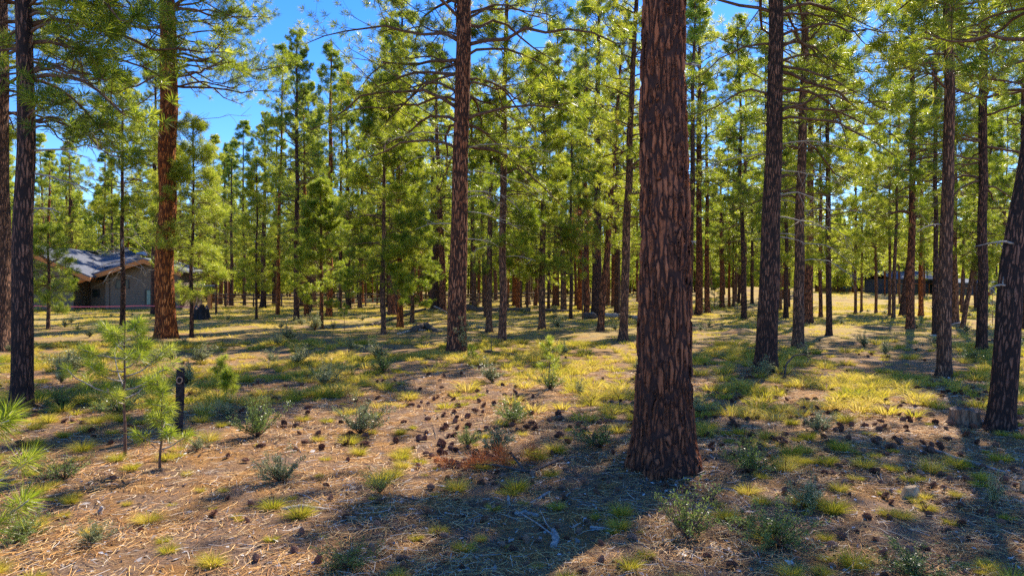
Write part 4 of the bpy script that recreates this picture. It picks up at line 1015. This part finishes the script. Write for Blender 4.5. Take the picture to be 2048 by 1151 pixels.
def dens(X, Y):
    px = 1024+F*X/Y
    d = np.interp(Y, [3, 6, 8, 11, 16, 25, 60], [.46, .52, .50, .46, .44, .52, .8])
    left = sm(1000, 400, px)*sm(14, 8, Y)
    d = d*(1-.10*left)+.16*sm(1400, 1700, px)*sm(14, 7, Y)
    bare = sm(.15, -.4, vnoise(X, Y, 9, 4.2))
    bare2 = sm(.0, -.6, vnoise(X, Y, 19, 1.6))
    k_ = sm(7, 11, Y); d = d*(1-(.55+.3*k_)*bare)*(1-(.45+.4*k_)*bare2)
    dh = np.hypot(X-hero.x, Y-hero.y); d = d*sm(.6, 1.5, dh)
    return d
def scatter(n, y0, y1, seed, spread=.82):
    if y0 > 5: n = int(n*1.2); spread = .98
    r = rng(seed); Y = np.sqrt(r.uniform(y0*y0, y1*y1, n)); X = r.uniform(-spread, spread, n)*Y
    keep = r.uniform(size=n) < dens(X, Y); return X[keep], Y[keep]
def grass():
    X, Y = scatter(1250, 2.9, 10.0, 51); o_ = np.argsort(Y); X, Y = X[o_][:300], Y[o_][:300]; ylast = Y.max() if len(Y) == 300 else 10.0
    me = [mesh_from('grass_clump', V, T_, None, False, M['grass']) for V, T_ in near_pro]; r = random.Random(6)
    for x, y in zip(X, Y):
        o = link('grass_clump', r.choice(me), None, (x, y, float(g(x, y))-.01), (0, 0, r.uniform(0, 6.28)), (r.uniform(.38, 1.05)*(.8+.2*sm(4, 8, y)),)*3)
        tag(o, 'clump of fine yellow green bunchgrass on the needle covered foreground', 'grass clump', 'grass clumps in the foreground')
    r = rng(52); parts = []
    X, Y = scatter(10500, ylast, 21, 53); n = len(X)
    V1 = bake(mid_pro, (r.integers(0, 4, n), X, Y, g(X, Y)-.01, r.uniform(0, 6.28, n), r.uniform(.45, 1.5, n)))
    X, Y = scatter(22000, 19, 62, 54); n = len(X)
    V2 = bake(far_pro, (r.integers(0, 3, n), X, Y, g(X, Y)-.01, r.uniform(0, 6.28, n), r.uniform(.5, 1.2, n)*np.interp(Y, [18, 60], [.75, 1.25])))
    X, Y = scatter(7000, 60, 120, 55); n = len(X)
    V3 = bake(far_pro, (r.integers(0, 3, n), X, Y, g(X, Y)-.01, r.uniform(0, 6.28, n), r.uniform(1.0, 2.0, n)))
    V = np.concatenate([V1[0], V2[0], V3[0]]); T_ = np.concatenate([V1[1], V2[1]+len(V1[0]), V3[1]+len(V1[0])+len(V2[0])])
    tag(link('grass', mesh_from('grass', V, T_, None, False, M['grass'])), 'yellow green bunchgrass covering the ground under the pines', 'grass', kind='stuff')
grass()

def shrub_pro(seed, kind):
    r = rng(seed); mb = MB(); ns = 26 if kind != 'plume' else 20
    a = r.uniform(0, 6.28, ns); el = np.radians(r.uniform({'low': 15, 'plume': 50}.get(kind, 28), 86, ns)); L = r.uniform(.3, 1.05, ns)
    d = np.stack([np.cos(a)*np.cos(el), np.sin(a)*np.cos(el), np.sin(el)], -1); k = np.linspace(0, 1, 7)
    C = L[:, None, None]*(k[None, :, None]*d[:, None]+k[None, :, None]**2*np.array((0, 0, .12)))+np.cumsum(r.normal(0, .018, (ns, 7, 3)), 1)*k[None, :, None]
    mb.tubes(C, .009*(1-.8*k)[None]*np.ones((ns, 1))+.0015, 4, seed)
    # side twigs
    nt_ = 5; i = r.integers(2, 6, (ns, nt_)); B = C[np.arange(ns)[:, None], i].reshape(-1, 3); dd = unit(np.repeat(d, nt_, 0)+r.normal(0, .5, (ns*nt_, 3))+(0, 0, .3)); TL = r.uniform(.1, .28, ns*nt_)
    k4 = np.linspace(0, 1, 4); TP = B[:, None]+TL[:, None, None]*k4[None, :, None]*dd[:, None]+r.normal(0, .008, (ns*nt_, 4, 3)); mb.tubes(TP, .003*np.ones((ns*nt_, 4)), 3, seed+1, cap=False)
    stems = mb
    # leaves
    src = [C[:, 3:].reshape(-1, 3), TP[:, 1:].reshape(-1, 3)]; P = np.concatenate(src); reps = 6 if kind != 'plume' else 5
    P = np.repeat(P, reps, 0)+r.normal(0, .022, (len(P)*reps, 3)); n = len(P)
    if kind == 'sparse': m = r.uniform(size=n) < .55; P = P[m]; n = len(P)
    ld = unit(r.normal(size=(n, 3))+(0, 0, .9)); ll = r.uniform(.035, .07, n)[:, None]*(1.25 if kind == 'plume' else 1); sd = unit(np.cross(ld, r.normal(size=(n, 3))))*.010
    V = np.stack([P, P+ld*ll*.5+sd, P+ld*ll, P+ld*ll*.5-sd], 1).reshape(-1, 3); j = np.arange(n)*4
    T_ = np.concatenate([np.stack([j, j+1, j+2], -1), np.stack([j, j+2, j+3], -1)])
    P_min = V[:, 2] > 0
    V[:, 2] = np.maximum(V[:, 2], .01)
    return stems, (V, T_)
SH = {}
for i, (kd, mt) in enumerate((('bush', 'sage'), ('low', 'sage'), ('plume', 'sage'), ('bush', 'bitter'), ('low', 'bitter'), ('sparse', 'bitter'))):
    st, lf = shrub_pro(500+i*3, kd)
    SH[i] = (st.me('stems', M['limb'], True), mesh_from('leaves', *lf, None, False, M[mt]))
def shrub(px, py, hpx_, kind, label, group=None, wx=1.0, b=None):
    b = b or at(px, py); H = hpx_/F*b.y/.95; r = random.Random(int(px*7+py))
    t = thing('shrub', label, 'shrub', b, (0, 0, r.uniform(0, 6.28)), group)
    for nm, me in zip(('stems', 'leaves'), SH[kind]): link(nm, me, t, scale=(H*wx*1.25, H*wx*1.25, H*.9))
    return t
for a_ in ((720, 868, 75, 0, 'grey green sagebrush left of centre on sunlit needles', 1.0), (560, 965, 70, 0, 'feathery pale sagebrush on sunlit needles in the left foreground', 1.0),
           (1025, 845, 52, 3, 'dark green shrub in sunny grass midway between central and massive trunks', 1.2), (990, 908, 62, 0, 'grey green shrub behind the rusty fallen bough', 1.1), (935, 895, 44, 3, 'dark small shrub left of the grey one behind the rusty bough', .8),
           (1200, 895, 60, 5, 'sprawling dark shrub close left of the massive trunk base', 1.4), (1497, 945, 72, 3, 'leafy green shrub right of the massive trunk base', 1.0), (1632, 862, 48, 0, 'grey shrub in the sunny grass right of the massive trunk', 1.0),
           (1615, 1015, 62, 0, 'dense grey green shrub left of the tan rock', 1.0), (1375, 1080, 120, 5, 'tall open light green shrub in the foreground below the massive trunk', .7), (1550, 1095, 88, 4, 'low spreading green shrub at the lower right foreground', 1.2),
           (515, 875, 82, 3, 'dark shrub in the shade right of the saplings', .8), (128, 960, 60, 5, 'wispy grey shrub in the shade at left foreground', 1.1), (455, 835, 40, 1, 'small grey sagebrush right of the dark post', 1.0), (395, 900, 32, 1, 'small round grey green shrub right of the short sapling', 1.0),
           (985, 765, 45, 2, 'pale sage with upright plumes right of the central pine foot', 1.2), (925, 706, 62, 2, 'tall feathery sage against the foot of the central red pine', .7), (1100, 778, 42, 3, 'twiggy shrub round the stem of the small dead stemmed sapling', .9),
           (765, 745, 45, 3, 'dark shrub in shade between the leaning log and central pine', 1.0), (580, 680, 34, 2, 'pale green sage under the tall near black pine', 1.2), (630, 660, 32, 2, 'pale bushy sage beside the small young pine', 1.3),
           (650, 770, 50, 0, 'grey sage in the shade left of centre', 1.0), (150, 740, 50, 0, 'broad sage left of the bright orange trunk', 1.4), (185, 1090, 50, 1, 'small bright sage at the lower left', 1.0), (40, 1085, 60, 4, 'dark leafy shrub in the bottom left corner', 1.2),
           (760, 985, 55, 5, 'thin open shrub in the middle foreground shade', .8), (700, 1140, 66, 5, 'open green shrub at the bottom edge left of centre', 1.3), (1830, 1150, 60, 4, 'spreading green shrub at the bottom edge right', 1.8), (1985, 1010, 66, 2, 'tall pale stalked plant near the right edge', .6),
           (120, 815, 40, 3, 'dark shrub right of the charred trunk at left', 1.3), (240, 830, 60, 3, 'shady bitterbrush behind the taller sapling', 1.3), (1500, 1055, 40, 5, 'small open shrub right of the tall open light green one', 1.2),
           (1160, 790, 30, 2, 'little pale sage in the sunny needles left of the massive trunk', .8), (1400, 830, 40, 0, 'grey shrub just right of the massive trunk in shade', 1.2), (1770, 710, 32, 2, 'pale plume plant in the shaded grass of the clearing', .8)):
    shrub(a_[0], a_[1], a_[2], a_[3], a_[4], None, a_[5])
r = random.Random(77); cnt = 0; items = []
while cnt < 130:
    Y = r.uniform(11, 58); X = r.uniform(-.78, .78)*Y
    if r.random() > float(np.clip(.5+.6*vnoise(X, Y, 33, 6.), .08, 1)): continue
    px = 1024+F*X/Y
    if Y > 52 and px < 420: continue
    b = Vector((X, Y, float(g(X, Y)))); cnt += 1
    t = shrub(px, Y, r.uniform(.16, .45)*F/Y, r.choice([0, 2, 2, 1, 1, 2, 4]), 'sagebrush scattered in the grass under the trees', 'shrubs in the middle distance', r.uniform(.9, 1.5), b); items.append((px, t))
rank_labels(items, 'grassland shrub')

def cone_pro(seed):
    r = rng(seed); Vs, Ts, o = [], [], 0
    n = 74; H, R = .085, .036
    for i in range(n):
        t = (i+.5)/n; a = i*2.399963; z = H*t; rad = R*math.sin(math.pi*(.12+.86*t))**.7*(1.0-.15*t)
        dr = np.array((math.cos(a), math.sin(a), 0)); tn = np.array((-math.sin(a), math.cos(a), 0)); up = np.array((0, 0, 1.))
        b = dr*rad*.3+up*z; tip = dr*rad*(1.05+r.normal(0, .06))+up*(z+.006+.010*t); w_ = .0085*(.6+.6*math.sin(math.pi*t)); md = b+(tip-b)*.75
        V = np.array([b+tn*w_*.4, b-tn*w_*.4, md-tn*w_, md+tn*w_, tip, md+up*-.004]); T_ = np.array([(0, 1, 2), (0, 2, 3), (3, 2, 4), (3, 5, 2), (3, 4, 5), (2, 5, 4), (0, 3, 5), (1, 5, 2), (0, 5, 1)])
        Vs.append(V); Ts.append(T_+o); o += 6
    v, q, t_ = tubes(np.array([[0, 0, .0], [0, 0, .02], [0, 0, .05], [0, 0, .08]]), np.array([.012, .017, .014, .004]), 7)
    Vs.append(v); Ts.append(np.concatenate([t_, q[:, [0, 1, 2]], q[:, [0, 2, 3]]])+o)
    V = np.concatenate(Vs); V[:, 2] -= .04
    th = math.radians(r.uniform(35, 100)); c, s = math.cos(th), math.sin(th); V = V@np.array([[1, 0, 0], [0, c, -s], [0, s, c]]).T
    V[:, 2] += .026
    return V, np.concatenate(Ts)
def cones():
    pro = [cone_pro(600+i) for i in range(5)]; me = [mesh_from('pine_cone', V, T_, None, False, M['cone']) for V, T_ in pro]
    r = rng(61); n = 16000
    Y = np.sqrt(r.uniform(3.2**2, 22**2, n)); X = r.uniform(-.8, .8, n)*Y; px = 1024+F*X/Y
    d = .05+1.0*sm(380, 1000, px)*sm(13, 6, Y)+.12*sm(16, 8, Y)
    d = d*np.clip(.7+.55*vnoise(X, Y, 71, 1.1), .15, 1.3)
    d *= np.where(np.hypot(X-hero.x, Y-hero.y) < .5, 0, 1)
    d *= np.interp(Y, [3, 5, 8, 22], [.55, .7, .9, .4])
    k = r.uniform(size=n) < d*.55; X, Y = X[k], Y[k]; o_ = np.argsort(Y); X, Y = X[o_], Y[o_]
    rr = random.Random(9)
    for x, y in zip(X[:300], Y[:300]):
        s = rr.uniform(.45, .82)
        tag(link('pine_cone', rr.choice(me), None, (x, y, float(g(x, y))), (0, 0, rr.uniform(0, 6.28)), (s, s, s)), 'open brown pine cone lying on the foreground needles', 'pine cone', 'pine cones in the foreground')
    X, Y = X[300:3400], Y[300:3400]; n = len(X)
    V, T_ = bake(pro, (r.integers(0, 5, n), X, Y, g(X, Y), r.uniform(0, 6.28, n), r.uniform(.7, 1.1, n)))
    tag(link('pine_cones', mesh_from('pine_cones', V, T_, None, False, M['cone'])), 'brown pine cones strewn over the ground farther back', 'pine cones', kind='stuff')
cones()

def litter_geo():
    r = rng(81); n = 120000
    Y = 3.0+10.5*r.uniform(size=n)**1.35; X = r.uniform(-.8, .8, n)*Y
    k = r.uniform(size=n) < np.clip(.62+.5*vnoise(X, Y, 91, .9), .15, 1); X, Y = X[k], Y[k]; n = len(X)
    a = r.uniform(0, 6.28, n)+.0; L = r.uniform(.05, .17, n); c = r.normal(0, .25, n); Z = g(X, Y)+r.uniform(.004, .022, n)
    wd = np.interp(Y, [3, 13], [.0022, .006])*r.uniform(.7, 1.3, n)
    d = np.stack([np.cos(a), np.sin(a)], -1); p = np.stack([-d[:, 1], d[:, 0]], -1)
    pts = []
    for t in (-.5, 0, .5):
        xy = np.stack([X, Y], -1)+d*(L*t)[:, None]+p*(c*L*(t*t*2))[:, None]; z = Z+np.abs(t)*r.normal(.0, .012, n)
        for sgn in (-1, 1): pts.append(np.concatenate([xy+p*(sgn*wd*.5)[:, None], (z+sgn*wd*.2)[:, None]], 1))
    V = np.stack(pts, 1).reshape(-1, 3); i = np.arange(n)*6
    q = np.concatenate([np.stack([i, i+1, i+3, i+2], -1), np.stack([i+2, i+3, i+5, i+4], -1)])
    tag(link('needle_litter', mesh_from('needle_litter', V, None, q, False, M['litter'])), 'fallen orange and grey pine needles covering the foreground', 'needle litter', kind='stuff')
    # bark flakes and chips
    n = 16000; Y = 3.0+14*r.uniform(size=n)**1.3; X = r.uniform(-.8, .8, n)*Y
    for bx_, by_, rr_ in BASES:                               # shed bark round the feet of the trunks
        m_ = int(900*rr_/.26); a_ = r.uniform(0, 6.28, m_); q_ = rr_*(1.05+np.abs(r.normal(0, 1.1, m_)))
        X = np.concatenate([X, bx_+q_*np.cos(a_)]); Y = np.concatenate([Y, by_+q_*np.sin(a_)])
    n = len(X); s = (r.uniform(.006, .024, n)+np.where(r.uniform(size=n) < .06, .02, 0))[:, None]
    ax = unit(r.normal(size=(n, 3))*(1, 1, .25)); bx = unit(np.cross(ax, np.array((0, 0, 1.))+r.normal(0, .3, (n, 3))))
    C = np.stack([X, Y, g(X, Y)+.008], -1)
    V = np.stack([C-ax*s, C+bx*s*.5, C+ax*s, C-bx*s*.45+(0, 0, .004)], 1).reshape(-1, 3); i = np.arange(n)*4
    tag(link('bark_chips', mesh_from('bark_chips', V, None, np.stack([i, i+1, i+2, i+3], -1), False, M['chips'])), 'grey and brown bark flakes strewn over the forest floor', 'bark chips', kind='stuff')
def chips():
    N = NT('bark_flakes'); isl = N.n('NewGeometry').outputs['Random Per Island']
    return N.done(N.bsdf(N.ramp(isl, [(0, (.04, .03, .028)), (.45, (.13, .09, .07)), (.75, (.34, .28, .24)), (1, (.75, .70, .66))]), .85, .15))
M['chips'] = chips()
litter_geo()
